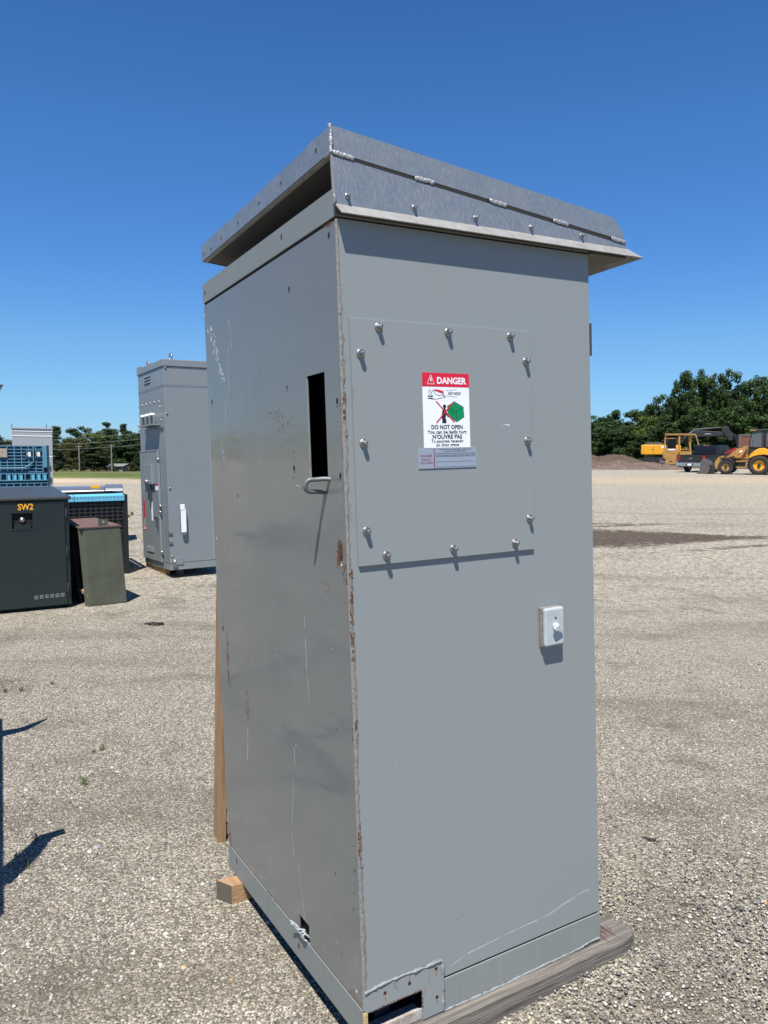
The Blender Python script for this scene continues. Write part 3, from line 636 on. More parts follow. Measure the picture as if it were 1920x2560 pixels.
# green box
top = [(.515,.44),(.675,.378),(.865,.45),(.705,.515)]; lf = [(.515,.44),(.705,.515),(.705,.65),(.52,.565)]; rt = [(.705,.515),(.865,.45),(.875,.585),(.715,.652)]
for P in (top, lf, rt): mb.poly([(sp(u, v)[0], -.0086, sp(u, v)[1]) for u, v in P][::-1], 2)
for P in (top, lf, rt): inkline(mb, P + [P[0]], .0009, 0, -.00875)
inkline(mb, [(.60,.478),(.605,.61)], .0008, 0, -.00875); inkline(mb, [(.555,.48),(.58,.50)], .002, 0, -.00877); inkline(mb, [(.64,.52),(.665,.535)], .002, 0, -.00877)
inkline(mb, [(.28,.378),(.66,.655)], .0030, 1, -.0092); inkline(mb, [(.65,.382),(.275,.66)], .0030, 1, -.0094)
for f_ in range(len(mb.f)):      # make every face point outward (-y)
    f = mb.f[f_]; A = sum(mb.v[f[i]][0]*mb.v[f[(i+1) % len(f)]][2]-mb.v[f[(i+1) % len(f)]][0]*mb.v[f[i]][2] for i in range(len(f)))
    if A < 0: mb.f[f_] = f[::-1]
cpart(mb, 'sticker_pictogram', [INK, RED, GREEN], stk)
# alloy tag
mb = MB(); mb.box((.2108, -.0098, 1.3862), (.3955, -.0078, 1.4386)); tagp = cpart(mb, 'voltage_tag', TAGM, plate, bevel=.0006)
mb = MB(); y_ = -.0101
put_text(mb, 'DANGER', .2342, 1.4165, .0088, 0, y=y_, wid=.036, bold=.008); put_text(mb, 'HIGH-HAUT', .2342, 1.4075, .0072, 0, y=y_, wid=.031); put_text(mb, 'VOLTAGE', .2342, 1.3985, .0088, 0, y=y_, wid=.040, bold=.008)
mb.box((.2582, y_, 1.388), (.2608, y_+.0002, 1.437), 0)
put_text(mb, 'DO NOT ENTER THIS COMPARTMENT UNLESS DOOR IS', .328, 1.4343, .0034, 1, y=y_, wid=.105); put_text(mb, 'ISOLATED BY DISCONNECT DEVICE', .328, 1.4295, .0034, 1, y=y_, wid=.07)
put_text(mb, "NE PAS ENTRER DANS CETTE CELLULE AVANT DE S'ASSURER", .328, 1.4235, .0034, 1, y=y_, wid=.128); put_text(mb, "QU'UN SECTIONNEUR PRECEDENT EST EFFECTIVEMENT OUVERT", .328, 1.4185, .0034, 1, y=y_, wid=.128)
for z in (1.4165, 1.403, 1.3895): mb.box((.264, y_, z), (.392, y_+.0002, z+.0005), 1)
cpart(mb, 'tag_lettering', [DRED, INK], tagp)

# ---- rotary switch box
mb = MB(); mb.box((.6100, -.013, .8605), (.6840, -.0004, .9745)); gsk = cpart(mb, 'switch_box', CAULK, bevel=.002)
mb = MB(); mb.box((.6115, -.028, .8618), (.6845, -.0132, .9735)); cover = cpart(mb, 'switch_cover', SWITCHP, gsk, bevel=.006)
mb = MB(); T = Matrix.Translation((.649, -.0278, .920)) @ Matrix.Rotation(rad(90), 4, 'X')
mb.lathe([(.0105, 0), (.0105, .004), (.0095, .009), (.005, .013), (.001, .0145)], 20, T); cpart(mb, 'switch_boss', SWITCHP, gsk)
mb = MB(); mb.lathe([(.0062, 0), (.0062, .006), (.005, .0068)], 18, Matrix.Translation((.640, -.0365, .915)) @ Matrix.Rotation(rad(90), 4, 'X'))
mb.hexa([(.638,-.044,.9085),(.670,-.038,.9045),(.670,-.031,.9045),(.638,-.036,.9085),(.638,-.044,.9215),(.672,-.038,.907),(.672,-.031,.907),(.638,-.036,.9215)])
cpart(mb, 'switch_lever', SWITCHP, gsk, bevel=.001)
mb = MB(); mb.lathe([(.0035, 0), (.0035, .001), (.0025, .0014)], 12, Matrix.Translation((.6505, -.028, .944)) @ Matrix.Rotation(rad(90), 4, 'X')); mb.box((.6483, -.0297, .9436), (.6527, -.0294, .9444), 1)
cpart(mb, 'switch_screw', [INNER, STEEL], gsk)
# ---- U hook on the left panel
mb = MB(); R_ = .0060
P = [(.010, .080, 1.3645), (-.002, .087, 1.3680), (-.014, .094, 1.3690), (-.030, .101, 1.3680)] + [(-.043 - .0155*math.sin(math.pi*k/12), .104 + .010*k/12, 1.3525 + .0155*math.cos(math.pi*k/12)) for k in range(0, 13)] + [(-.022, .116, 1.3360), (-.008, .117, 1.3345), (.004, .118, 1.3335)]
def smooth(P, n=4):
    out_ = []; P = [Vector(p) for p in P]
    for i in range(len(P)-1):
        p0, p1, p2, p3 = P[max(i-1, 0)], P[i], P[i+1], P[min(i+2, len(P)-1)]
        for k in range(n):
            t = k/n; out_.append(.5*((2*p1) + (p2-p0)*t + (2*p0-5*p1+4*p2-p3)*t*t + (3*p1-p0-3*p2+p3)*t**3))
    return out_ + [P[-1]]
mb.tube(smooth(P, 2), R_, 14); cpart(mb, 'hook_handle', HOOKP)
# ---- wire knot in lower slot
mb = MB()
for i in range(7):
    q = [(.004 - .004*random.random(), .345 + i*.006, .014 + random.uniform(-.003, .004)), (-.010, .348 + i*.007, .022 + random.uniform(-.004, .006)), (-.013, .352 + i*.0075, .010 + random.uniform(-.004, .006)), (-.003, .348 + i*.007, .002)]
    mb.tube(smooth(q), .0022, 6)
for i in range(5):
    mb.tube(smooth([(-.008, .385 + random.uniform(-.01, .01), .014), (-.014, .40 + random.uniform(-.006, .012), .022 + random.uniform(-.006, .008)), (-.020, .415 + random.uniform(-.01, .02), .026 + random.uniform(-.012, .008))]), .0016, 6)
cpart(mb, 'tie_wire', SWITCHP)
mb = MB(); mb.box((.012, .33, .0), (.10, .415, .06)); cpart(mb, 'slot_interior', BLACKH)
# ---- hinge strip on the hidden right edge
mb = MB(); mb.box((W+.0018, .004, 1.705), (W+.0075, .05, 1.80)); mb.tube([(W+.006, .003, 1.705), (W+.006, .003, 1.80)], .004, 8); cpart(mb, 'hinge', INNER)

# ---- roof
sl_ = -.1044
def rz(x, z0): return z0 + sl_*x
xr, xl = .972, -.010
# pan: top sheet, lips all round
mb = MB()
N_ = 60
tops = [2.2129 + .0006*math.sin(i*1.7) + (.004 if i in (6, 7) else 0) - (.0045 if i in (30, 31, 41, 42, 43) else 0) + random.gauss(0, .0005) for i in range(N_+1)]
yA, yB = -.0115, 1.045
for i in range(N_):
    y0 = yA + (yB-yA)*i/N_; y1 = yA + (yB-yA)*(i+1)/N_; k0 = -.0125*(i/N_); k1 = -.0125*((i+1)/N_)
    dent0 = .0015*math.sin(i*.9) ; dent1 = .0015*math.sin((i+1)*.9)
    a0, a1 = (xl - dent0*.3, y0, tops[i]+k0), (xl - dent1*.3, y1, tops[i+1]+k1)
    b0, b1 = (xl, y0, 2.1535+k0*.6), (xl, y1, 2.1535+k1*.6)
    mb.raw([b0, b1, a1, a0, (xl+.004, y0, 2.1535+k0*.6), (xl+.004, y1, 2.1535+k1*.6), (xl+.004, y1, tops[i+1]+k1-.001), (xl+.004, y0, tops[i]+k0-.001)],
           [(0,3,2,1),(4,5,6,7),(0,1,5,4),(3,7,6,2)] , 0)
for (y, z) in [(.075, 2.186), (.30, 2.181), (.47, 2.178), (.655, 2.172), (.82, 2.170), (.93, 2.1625), (1.02, 2.168)]:
    P = [(xl-.0008, y + .0055*math.cos(6.283*k/10), z + .0065*math.sin(6.283*k/10)) for k in range(10)][::-1]; mb.poly([(p[0], p[1], p[2]) for p in P], 1)
    P = [(xl-.0012, y + .0035*math.cos(6.283*k/10), z + .0045*math.sin(6.283*k/10)) for k in range(10)][::-1]; mb.poly(P, 2)
# near upper strip
xe = .924
mb.hexa([(xl, -.0125, 2.1525),(.966, -.0125, rz(.966, 2.1525)),(.966, -.0085, rz(.966, 2.1525)),(xl, -.0085, 2.1525),(xl, -.0125, 2.2125),(xe, -.0125, rz(xe, 2.2118)),(xe, -.0085, rz(xe, 2.2118)),(xl, -.0085, 2.2125)])
# upper strip trimmed corner is a bevelled prism: replace with polygon extrusion
mb.v = mb.v[:-8]; mb.f = mb.f[:-6]; mb.m = mb.m[:-6]; mb.sm = mb.sm[:-6]
mb.ext([(xl, 2.1525), (.968, rz(.968, 2.1545)-.001), (.967, 2.070), (xe, rz(xe, 2.2118)), (xl, 2.2125)], -.0125, -.0085)
# top skin and far lip
mb.hexa([(xl+.004, -.0085, 2.2075),(xe, -.0085, rz(xe, 2.2075)),(xe, 1.045, rz(xe, 2.195)),(xl+.004, 1.045, 2.195),(xl+.004, -.0085, 2.2115),(xe, -.0085, rz(xe, 2.2108)),(xe, 1.045, rz(xe, 2.199)),(xl+.004, 1.045, 2.199)])
mb.hexa([(xe, -.0085, rz(xe, 2.2075)),(.967, -.0085, 2.068),(.967, 1.045, 2.058),(xe, 1.045, rz(xe, 2.195)),(xe, -.0085, rz(xe, 2.2108)),(.970, -.0085, 2.071),(.970, 1.045, 2.061),(xe, 1.045, rz(xe, 2.199))])
mb.hexa([(xl+.004, 1.041, 2.146),(.967, 1.041, rz(.967, 2.146)),(.967, 1.045, rz(.967, 2.146)),(xl+.004, 1.045, 2.146),(xl+.004, 1.041, 2.1945),(.93, 1.041, rz(.93, 2.1945)),(.93, 1.045, rz(.93, 2.1945)),(xl+.004, 1.045, 2.1945)])
roof = cpart(mb, 'metal_roof', [GALV, GALVEDGE, BLACKH], label='sloping galvanised roof overhanging the grey cabinet')
# inward return lip and soffit
mb = MB()
mb.hexa([(xl+.0045, -.008, 2.150),(xl+.016, -.008, 2.1492),(xl+.016, 1.04, 2.1415),(xl+.0045, 1.04, 2.1425),(xl+.0045, -.008, 2.1534),(xl+.016, -.008, 2.1526),(xl+.016, 1.04, 2.1450),(xl+.0045, 1.04, 2.1459)])
cpart(mb, 'return_lip', GALVEDGE, roof)
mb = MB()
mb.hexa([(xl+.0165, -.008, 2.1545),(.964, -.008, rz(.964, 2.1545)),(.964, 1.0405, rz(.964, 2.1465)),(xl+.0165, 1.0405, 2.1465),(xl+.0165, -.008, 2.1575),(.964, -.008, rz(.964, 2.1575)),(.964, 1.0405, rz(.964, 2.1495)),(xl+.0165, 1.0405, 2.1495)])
cpart(mb, 'soffit', GALVSHADE, roof)
# wedge plate below with flange
mb = MB()
mb.ext([(-.006, 2.0305), (.981, 2.0295), (.978, rz(.978, 2.1440)-.003), (-.009, 2.1425)], -.0115, -.0075)
wedge = cpart(mb, 'wedge_fascia', GALV, roof)
mb = MB()   # brown filler behind seam, in place of the lit return lip
mb.ext([(-.004, 2.1360), (.962, rz(.962, 2.1370)), (.962, rz(.962, 2.157)), (-.004, 2.157)], -.0073, -.0035); cpart(mb, 'seam_backing', mat('seam_brown', (.15, .125, .105), .8), roof)
mb = MB()   # near edge thickness of wedge plate / corner weld
mb.hexa([(-.0105,-.013,2.0295),(-.0045,-.013,2.0295),(-.0045,-.007,2.0295),(-.0105,-.007,2.0295),(-.0135,-.013,2.15),(-.0085,-.013,2.15),(-.0085,-.007,2.15),(-.0135,-.007,2.15)])
wpts = [(-.0115 + random.gauss(0, .0008), -.0115, z) for z in np.linspace(2.15, 2.214, 14)]; mb.tube(wpts, [random.uniform(.004, .0062) for _ in wpts], 7, 1)
wpts = [(-.0072 + random.gauss(0, .0006), -.0125, z) for z in np.linspace(2.033, 2.05, 6)]; mb.tube(wpts, [random.uniform(.003, .0055) for _ in wpts], 7, 0)
mb.tube([(xl+.002, y, 2.151) for y in np.linspace(-.01, .03, 6)], [.005, .006, .0055, .005, .004, .002], 7, 0)
cpart(mb, 'corner_weld', [GALVEDGE, WELD], roof)
for x in (.022, .255, .49, .715, .945):
    mb = MB(); z = rz(x, 2.1505)
    for j in range(12):
        xx = x - .024 + j*.0042 + random.gauss(0, .0009)
        mb.lathe([(.0060, 0), (.0056, .0014), (.0042, .0024), (.0012, .0028)], 9, Matrix.Translation((xx, -.0120, rz(xx, 2.1495) + random.gauss(0, .0008))) @ Matrix.Rotation(rad(90), 4, 'X') @ Matrix.Rotation(random.random(), 4, 'Z'))
    cpart(mb, 'weld', WELD, roof)
fx0, fx1 = -.006, .978
# flange: angled-out lip
mb = MB()
def quad(a, b, c, d, th=.0028, m=0):
    a, b, c, d = map(Vector, (a, b, c, d)); n = (b-a).cross(d-a).normalized()*th
    mb.hexa([a, b, c, d, a+n, b+n, c+n, d+n], m)
quad((-.001,-.036,2.0035),(1.022,-.036,2.002),(.980,-.0095,2.0315),(-.006,-.0095,2.0325), -.0028)
quad((1.022,-.036,2.002),(1.022,1.07,1.990),(.980,1.07,2.0195),(.980,-.0095,2.0315), -.0028)
fl = cpart(mb, 'flange', GALVEDGE, roof)
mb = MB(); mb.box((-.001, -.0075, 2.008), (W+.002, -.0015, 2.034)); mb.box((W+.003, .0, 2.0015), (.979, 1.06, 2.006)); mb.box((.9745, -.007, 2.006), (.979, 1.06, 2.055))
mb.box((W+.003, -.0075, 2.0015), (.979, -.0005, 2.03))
cpart(mb, 'hood_underside', GALVSHADE, roof)
for x, z in ((.045, 2.0585), (.255, 2.0560), (.478, 2.0555), (.690, 2.0550), (.862, 2.0500)):
    pass
for a, b in ((1043, 537), (1490, 609)): pass
SCREWS = [(870.2, 489.5), (1037, 518.5), (1190, 544.5), (1328.7, 567.7), (1455.6, 588.8)]
for px, py in SCREWS:
    d = MC.to_3x3().transposed() @ ray(px, py); o = MC.to_3x3().transposed() @ (Vector((0, 0, CAMZ)) - MC.translation)
    t = (-.0145 - o.y)/d.y; p = o + d*t
    cpart(bolt_mb(p.x, p.z, -.0116, .0046, .011, random.random()), 'roof_screw', STEEL, roof)

# ------------------------------------------------------------------ timbers under and beside it
mb = MB(); TM = MC
def lw(x, y, z): return MC @ Vector((x, y, z))
def ground_under(x, y):
    p = lw(x, y, -.2); up = MC.to_3x3() @ Vector((0, 0, 1)); return (float(ground_bump(p.x, p.y)) - p.z)/up.z - .2
def timber_mb(x0, x1, y0, y1, zt0, zt1, chamf=0.0, groove=None):
    m_ = MB(); ns = 26
    secs = []
    for i in range(ns+1):
        x = x0 + (x1-x0)*i/ns; zb = ground_under(x, (y0+y1)/2) - .006; zt = zt0 + (zt1-zt0)*i/ns; zm = (zb+zt)/2 + .004
        j = random.gauss(0, .0008); e = .004 if i in (0, ns) else 0
        yn = y0 + (chamf if i == ns else (chamf*.25 if i == ns-1 else 0))
        secs.append([(x, yn + j, zb), (x, yn + j, zm-.0014), (x, yn + j + .006, zm), (x, yn + j, zm+.0014), (x, yn + j*1.2, zt-.004), (x, yn+.004, zt - e*.3), (x, y1, zt), (x, y1, zb)])
    n = 8; vs = [p for s in secs for p in s]; fs = [(i*n+k, (i+1)*n+k, (i+1)*n+(k+1) % n, i*n+(k+1) % n) for i in range(ns) for k in range(n)]
    fs += [tuple(range(n)), tuple(range(ns*n+n-1, ns*n-1, -1))]
    m_.raw(vs, [f[::-1] for f in fs], 0); return m_
t1 = timber_mb(.03, .955, -.040, .082, -.097, -.0965, chamf=.018)
for i in range(16): 
    x = .88 + random.gauss(0, .02); t1.poly([(x + .007*math.cos(6.283*k/7)*random.uniform(.5, 1), .03 + random.gauss(0, .02) - .0 + .012*math.sin(6.283*k/7), -.0962 + .00002*i) for k in range(7)], 1)
RSTAIN = mat('red_stain', (.10, .055, .048), .9)
tb = thing('timber_beam', 'weathered grey timber beam under the sunlit side of the big cabinet', 'timber', MC @ Matrix.Translation((.49, .015, -.18)))
t1.build('beam', [WOODG, RSTAIN], tb, (-.49, -.015, .18))
# tan block under the left rear
bl = gpos(486*1.1573/1.1573, 0) if False else None
def face_pt(px, py, z): return gpos(px, py, z)
A = gpos(541, 2252, 0); B = gpos(580, 2268, 0)
dirx = (B - A); dirx.z = 0; L_ = dirx.length; yaw = math.atan2(dirx.y, dirx.x)
uy = Vector((MC[0][0], MC[1][0], 0)).normalized()          # runs in under the cabinet
Mb = yawM(A, math.atan2(uy.y, uy.x))
blk = thing('timber_block', 'short tan timber block sticking out under the scratched left side of the big cabinet', 'timber', yawM(A, math.atan2(uy.y, uy.x)))
iv_ = Mb.inverted(); b2 = iv_ @ B
mb = MB(); wv = Vector((b2.x, b2.y, 0)); 
a0 = Vector((0, 0, -.004)); b0 = Vector((b2.x, b2.y, -.004)); ln = .80
hz = .084
mb.hexa([b0, b0+Vector((ln, 0, 0)), a0+Vector((ln, 0, 0)), a0, b0+Vector((0, 0, hz)), b0+Vector((ln, 0, hz-.045)), a0+Vector((ln, 0, hz-.045)), a0+Vector((0, 0, hz))])
blo = mb.build('block', [WOODT, WOODE], blk, bevel=.002)
for p in blo.data.polygons:
    if p.center.x < .2: p.material_index = 1
wt = WOODE.node_tree; wt.nodes.clear(); b_ = wt.nodes.new('ShaderNodeBsdfPrincipled'); o_ = wt.nodes.new('ShaderNodeOutputMaterial'); tc_ = wt.nodes.new('ShaderNodeTexCoord'); mp_ = wt.nodes.new('ShaderNodeMapping'); wv_ = wt.nodes.new('ShaderNodeTexWave'); rp_ = wt.nodes.new('ShaderNodeValToRGB')
mp_.inputs['Location'].default_value = (0, .03, -.01); wv_.wave_type = 'RINGS'; wv_.rings_direction = 'X'; wv_.inputs['Scale'].default_value = 55; wv_.inputs['Distortion'].default_value = 1.5; wv_.inputs['Detail Scale'].default_value = 30; b_.inputs['Roughness'].default_value = .9
rp_.color_ramp.elements[0].color = (.035, .032, .024, 1); rp_.color_ramp.elements[1].color = (.17, .145, .10, 1)
for q_, r_ in ((tc_.outputs['Object'], mp_.inputs[0]), (mp_.outputs[0], wv_.inputs[0]), (wv_.outputs['Fac'], rp_.inputs[0]), (rp_.outputs[0], b_.inputs['Base Color']), (b_.outputs[0], o_.inputs[0])): wt.links.new(q_, r_)
# upright board behind the left rear edge
P0 = gpos(548, 2108, 0)
br = thing('wooden_upright', 'tall narrow brown board standing against the hidden rear of the big cabinet', 'lumber', yawM(P0, rad(30)))
mb = MB(); mb.hexa([(0, -.01, -.005), (.026, -.01, -.005), (.026, .08, -.005), (0, .08, -.005), (.036, .0, 1.10), (.062, .0, 1.10), (.062, .09, 1.10), (.036, .09, 1.10)]); mb.build('board', WOODB, br, bevel=.002)
mb = MB(); mb.box((.0295, -.004, .085), (.30, .034, .125)); mb.build('cross_piece', WOODY, br, bevel=.002)
mb = MB(); mb.box((.031, -.0, .03), (.30, .03, .07)); mb.build('lower_cross_piece', WOODB, br, bevel=.002)

# ------------------------------------------------------------------ second cabinet (behind left)
M2 = Matrix(((.837, -.5468, -.0217, 0), (.5473, .8366, .0257, 0), (.0041, -.0334, .9994, 0), (0, 0, 0, 1))).to_3x3().to_quaternion().to_matrix().to_4x4()
k_ = CAMZ/1.61
M2.translation = Vector((-2.6398*k_, 9.5078*k_, .0973*k_ + .0))
W2, D2, H2 = .66*k_, 1.10*k_, 2.5975*k_
def f2(px, py, face, off=0.0):
    R3 = M2.to_3x3().transposed(); d = R3 @ ray(px, py); o = R3 @ (Vector((0, 0, CAMZ)) - M2.translation); ax = 0 if face == 'L' else 1
    t = (-off - o[ax])/d[ax]; p = o + d*t; return (p.y if face == 'L' else p.x, p.z)
c2 = thing('electrical_cabinet', 'tall grey cabinet with white side handle and red stickers, standing behind at the left', 'electrical cabinet', M2)
mb = MB(); mb.box((0, 0, .09), (W2, D2, H2-.09)); mb.build('body', GREYBACK, c2, bevel=.006)
mb = MB(); mb.box((.003, .003, 0), (W2-.003, D2-.003, .088)); mb.build('base_plinth', GREYBACK, c2, bevel=.004)
mb = MB(); mb.box((-.012, -.012, H2-.088), (W2+.01, D2+.01, H2)); mb.build('roof_cap', GREYBACK, c2, bevel=.006)
zb_ = H2 - .32
mb = MB(); mb.box((-.0025, -.0025, zb_-.006), (W2, D2, zb_), 0); mb.box((-.0035, -.0035, zb_-.014), (W2, D2, zb_-.0065), 1); mb.box((-.0035, -.0035, H2-.102), (W2, D2, H2-.094), 1)
mb.build('joint_strip', [INNER, GREYLITE], c2)
def z2(a, b, reg): x0, y0, s = reg; return x0 + a*s, y0 + b*s
RA = (320, 880, .1447); RB = (320, 1200, .14467); RC = (320, 1020, .14467)
def P2(a, b, reg, face='L', off=0.0): return f2(*z2(a, b, reg), face, off)
# door on left face
y0, zt = P2(545, 715, RC); y1, _ = P2(195, 750, RC); zb2 = P2(620, 1420, RB)[1]
y1 = max(y1, y0 + .5)
mb = MB(); mb.box((-.022, y0, zb2), (-.002, min(y1, D2-.02), zt)); door2 = mb.build('door', GREYBACK, c2, bevel=.004)
mb = MB(); mb.box((-.027, y0, zb2), (-.0225, y0+.02, zt)); mb.box((-.027, y0, zt-.012), (-.0225, min(y1, D2-.02), zt)); mb.build('door_edge', GREYLITE, door2)
ya, za = P2(415, 975, RC, off=.06); yb2, _ = P2(250, 985, RC, off=.06); zc = P2(430, 1310, RC, off=.06)[1]
mb = MB(); mb.box((-.06, ya, zc), (-.022, yb2, za)); mb.box((-.064, ya-.002, zc), (-.06, ya+.05, za), 1); ib = mb.build('meter_hood', [GREYBACK, GREYLITE], door2, bevel=.004)
mb = MB(); q = P2(330, 1275, RC, off=.07); mb.lathe([(.03, 0), (.03, .02), (.015, .03)], 12, Matrix.Translation((-.07, q[0], q[1])) @ Matrix.Rotation(rad(-90), 4, 'Y')); mb.box((-.065, q[0]-.05, q[1]-.24), (-.022, q[0]+.015, q[1]-.05), 2); mb.box((-.028, q[0]-.04, q[1]-.52), (-.0225, q[0]+.0, q[1]-.25), 1); mb.build('operating_handle', [STEEL, WHITE, INNER], door2)
q0 = P2(500, 1320, RC); q1 = P2(560, 1420, RC)
mb = MB(); mb.box((-.024, q1[0], q1[1]), (-.0225, q0[0], q0[1]-.02)); mb.box((-.0245, q1[0], q0[1]-.019), (-.0225, q0[0], q0[1]+.01), 1); mb.build('warning_label', [WHITE, RED], door2)
q0 = P2(265, 350, RB, off=.023); q1 = P2(300, 655, RB, off=.023)
mb = MB(); mb.box((-.024, q1[0], q1[1]), (-.0225, q0[0], q0[1])); qq = P2(270, 800, RB, off=.023); qw = P2(322, 860, RB, off=.023); mb.box((-.024, qw[0], qw[1]), (-.0225, qq[0], qq[1])); mb.box((-.0236, (q0[0]+q1[0])/2-.006, qq[1]), (-.0227, (q0[0]+q1[0])/2+.004, q1[1]), 1)
mb.box((-.0246, qw[0]+.01, (qw[1]+qq[1])/2-.008), (-.0242, qq[0]-.01, (qw[1]+qq[1])/2+.008), 1); mb.build('red_sticker', [RED, WHITE], door2)
mb = MB()
def stud(q, r, h, M_, nm, par): m_ = MB(); m_.lathe([(r, 0), (r, h*.7), (r*.6, h)], 10, M_); m_.build(nm, STEEL, par)
RL = Matrix.Rotation(rad(-90), 4, 'Y'); RR = Matrix.Rotation(rad(90), 4, 'X')
for a, b, rg in ((520, 890, RC), (560, 450, RB), (565, 560, RB), (590, 1250, RB)): q = P2(a, b, rg, off=.023); stud(q, .02, .016, Matrix.Translation((-.022, q[0], q[1])) @ RL, 'door_fastener', door2)
q = P2(550, 670, RB); mb = MB(); mb.box((-.06, q[0]-.02, q[1]-.10), (-.04, q[0]+.0, q[1]+.03)); mb.box((-.06, q[0]-.02, q[1]), (-.022, q[0]+.04, q[1]+.03)); mb.build('door_latch', STEEL, door2)
def louvres(P, rows, name, parent, x=-.0225, d=.01):
    (ya_, za_), (yb_, zb__) = P; m_ = MB(); 
    for i in range(rows):
        z = za_ + (zb__-za_)*(i+.5)/rows; m_.box((x-d, yb_, z-.008), (x, ya_, z+.002), 0); m_.box((x-.001, yb_, z-.018), (x, ya_, z-.008), 1)
    return m_.build(name, [GREYLITE, BLACKH], parent)
louvres((P2(365, 1130, RB), P2(480, 1245, RB)), 5, 'louvre_vent', door2)
louvres((P2(282, 420, RA), P2(388, 540, RA)), 3, 'top_vent', c2, x=-.0005)
for a, b, rg in [(185,945,RA),(252,925,RA),(318,908,RA),(388,888,RA),(458,868,RA),(530,855,RA),(555,945,RA),(170,1040,RA),(565,210,RC),(545,310,RC),(180,295,RC),(200,385,RC)]: q = P2(a, b, rg); stud(q, .012, .010, Matrix.Translation((0, q[0], q[1])) @ RL, 'rivet', c2)
# insulators on bracket
qa = P2(235, 325, RC, off=.07); qb = P2(470, 285, RC, off=.07)
mb = MB(); mb.box((-.12, qb[0], qa[1]-.012), (0, qa[0], qa[1]+.006)); mb.box((-.02, qb[0]-.12, qa[1]-.045), (0, qa[0]+.08, qa[1]-.035)); brk = mb.build('insulator_shelf', GREYBACK, c2)
for k, t in enumerate((.15, .45, .75)):
    y = qa[0] + (qb[0]-qa[0])*t; mb = MB()
    mb.tube([(-.07, y, qa[1]+.006), (-.07, y, qa[1]+.12)], .014, 8, 1); mb.lathe([(.016, 0), (.024, .015), (.018, .03), (.024, .045), (.016, .06), (.010, .075)], 12, Matrix.Translation((-.03, y, qa[1]+.13)) @ Matrix.Rotation(rad(-90), 4, 'Y'))
    mb.build('insulator', [WHITE, INNER], brk)
# right face details
for a, b, rg in ((640,268,RA),(670,1060,RA),(722,142,RB),(765,1320,RB)): q = P2(a, b, rg, 'R'); stud(q, .014, .012, Matrix.Translation((q[0], 0, q[1])) @ RR, 'panel_screw', c2)
qa = P2(935, 420, RB, 'R'); qb = P2(960, 900, RB, 'R')
mb = MB(); x = qa[0]-.005; mb.box((x-.03, -.055, qb[1]), (x+.035, -.04, qa[1]-.06)); mb.box((x-.035, -.058, qa[1]-.07), (x+.02, -.035, qa[1]+.0)); mb.box((x-.02, -.05, qb[1]-.03), (x+.03, -.02, qb[1]+.03), 1)
mb.box((x-.015, -.04, qa[1]-.06), (x+.015, 0, qa[1]-.03)); mb.box((x-.01, -.04, qb[1]), (x+.02, 0, qb[1]+.03), 1)
mb.build('side_handle', [WHITE, STEEL], c2, bevel=.004)
qa = P2(765, 1345, RB, 'R'); qb = P2(960, 1455, RB, 'R'); mb = MB(); mb.box((qa[0], -.006, qb[1]), (qb[0], 0, qa[1])); mb.build('access_plate', GREYBACK, c2, bevel=.002)
q = P2(810, 1440, RB, 'R'); mb = MB(); mb.tube([(q[0], -.006, q[1]+.04), (q[0]-.01, -.04, q[1]), (q[0], -.02, q[1]-.05)], .012, 8); mb.box((q[0]-.03, -.03, q[1]-.04), (q[0]+.02, -.006, q[1]+.01)); mb.build('padlock_hasp', STEEL, c2)
# corner post with hinges
qa = P2(640, 920, RB, 'R'); mb = MB()
for zq in (qa[1], qa[1]-.12, qa[1]-.78): mb = MB(); mb.box((-.012, -.016, zq-.015), (.035, -.001, zq+.015)); mb.build('hinge', STEEL, c2)
mb = MB(); q = f2(*z2(1440, 0, RB), 'R'); mb.box((q[0]-.003, -.003, .1), (q[0]+.004, -.0005, zb_-.02)); mb.build('panel_seam', GREYLITE, c2)
# lifting eyes
def torus(mb, c, R, r, axis, n=16, half=False):
    P = []
    for k in range(n+1):
        a = 2*math.pi*k/n*(1 if not half else .5); P.append(Vector(c) + Vector((0, R*math.cos(a), R*math.sin(a))) if axis == 'x' else Vector(c) + Vector((R*math.cos(a), 0, R*math.sin(a))))
    mb.tube(P, r, 6)
mb = MB(); torus(mb, (.05, D2*.72, H2+.035), .04, .009, 'x'); mb.build('lifting_eye', STEEL, c2)
mb = MB(); torus(mb, (.14, .12, H2+.045), .045, .010, 'x'); mb.build('lifting_eye', STEEL, c2)
mb = MB(); mb.box((-.01, D2-.16, H2), (.05, D2+.005, H2+.02)); mb.build('roof_tab', GREYBACK, c2)
# wood blocks under it
for i, (a, b, lb) in enumerate(((650, 730, 'left of two brown blocks under the corner of the cabinet with red stickers'), (868, 968, 'right of two brown blocks under the corner of the cabinet with red stickers'))):
    pA = gpos(*z2(a, 1640, RB)); pB = gpos(*z2(b, 1640, RB)); mb = MB(); w_ = (pB-pA).length
    o = thing('timber_block', lb, 'timber', yawM(pA, rad(33)))
    mb.box((0, 0, -.01), (w_, .9, .088)); mb.build('block', WOODG if i else WOODT, o, bevel=.003)
mb = MB(); o = thing('timber_block', 'dark block under the far rear corner of the cabinet with red stickers', 'timber', M2 @ Matrix.Translation((.1, D2-.25, -.06))); mb.box((-.08, 0, -.05), (.5, .1, .058)); mb.build('block', WOODG, o)

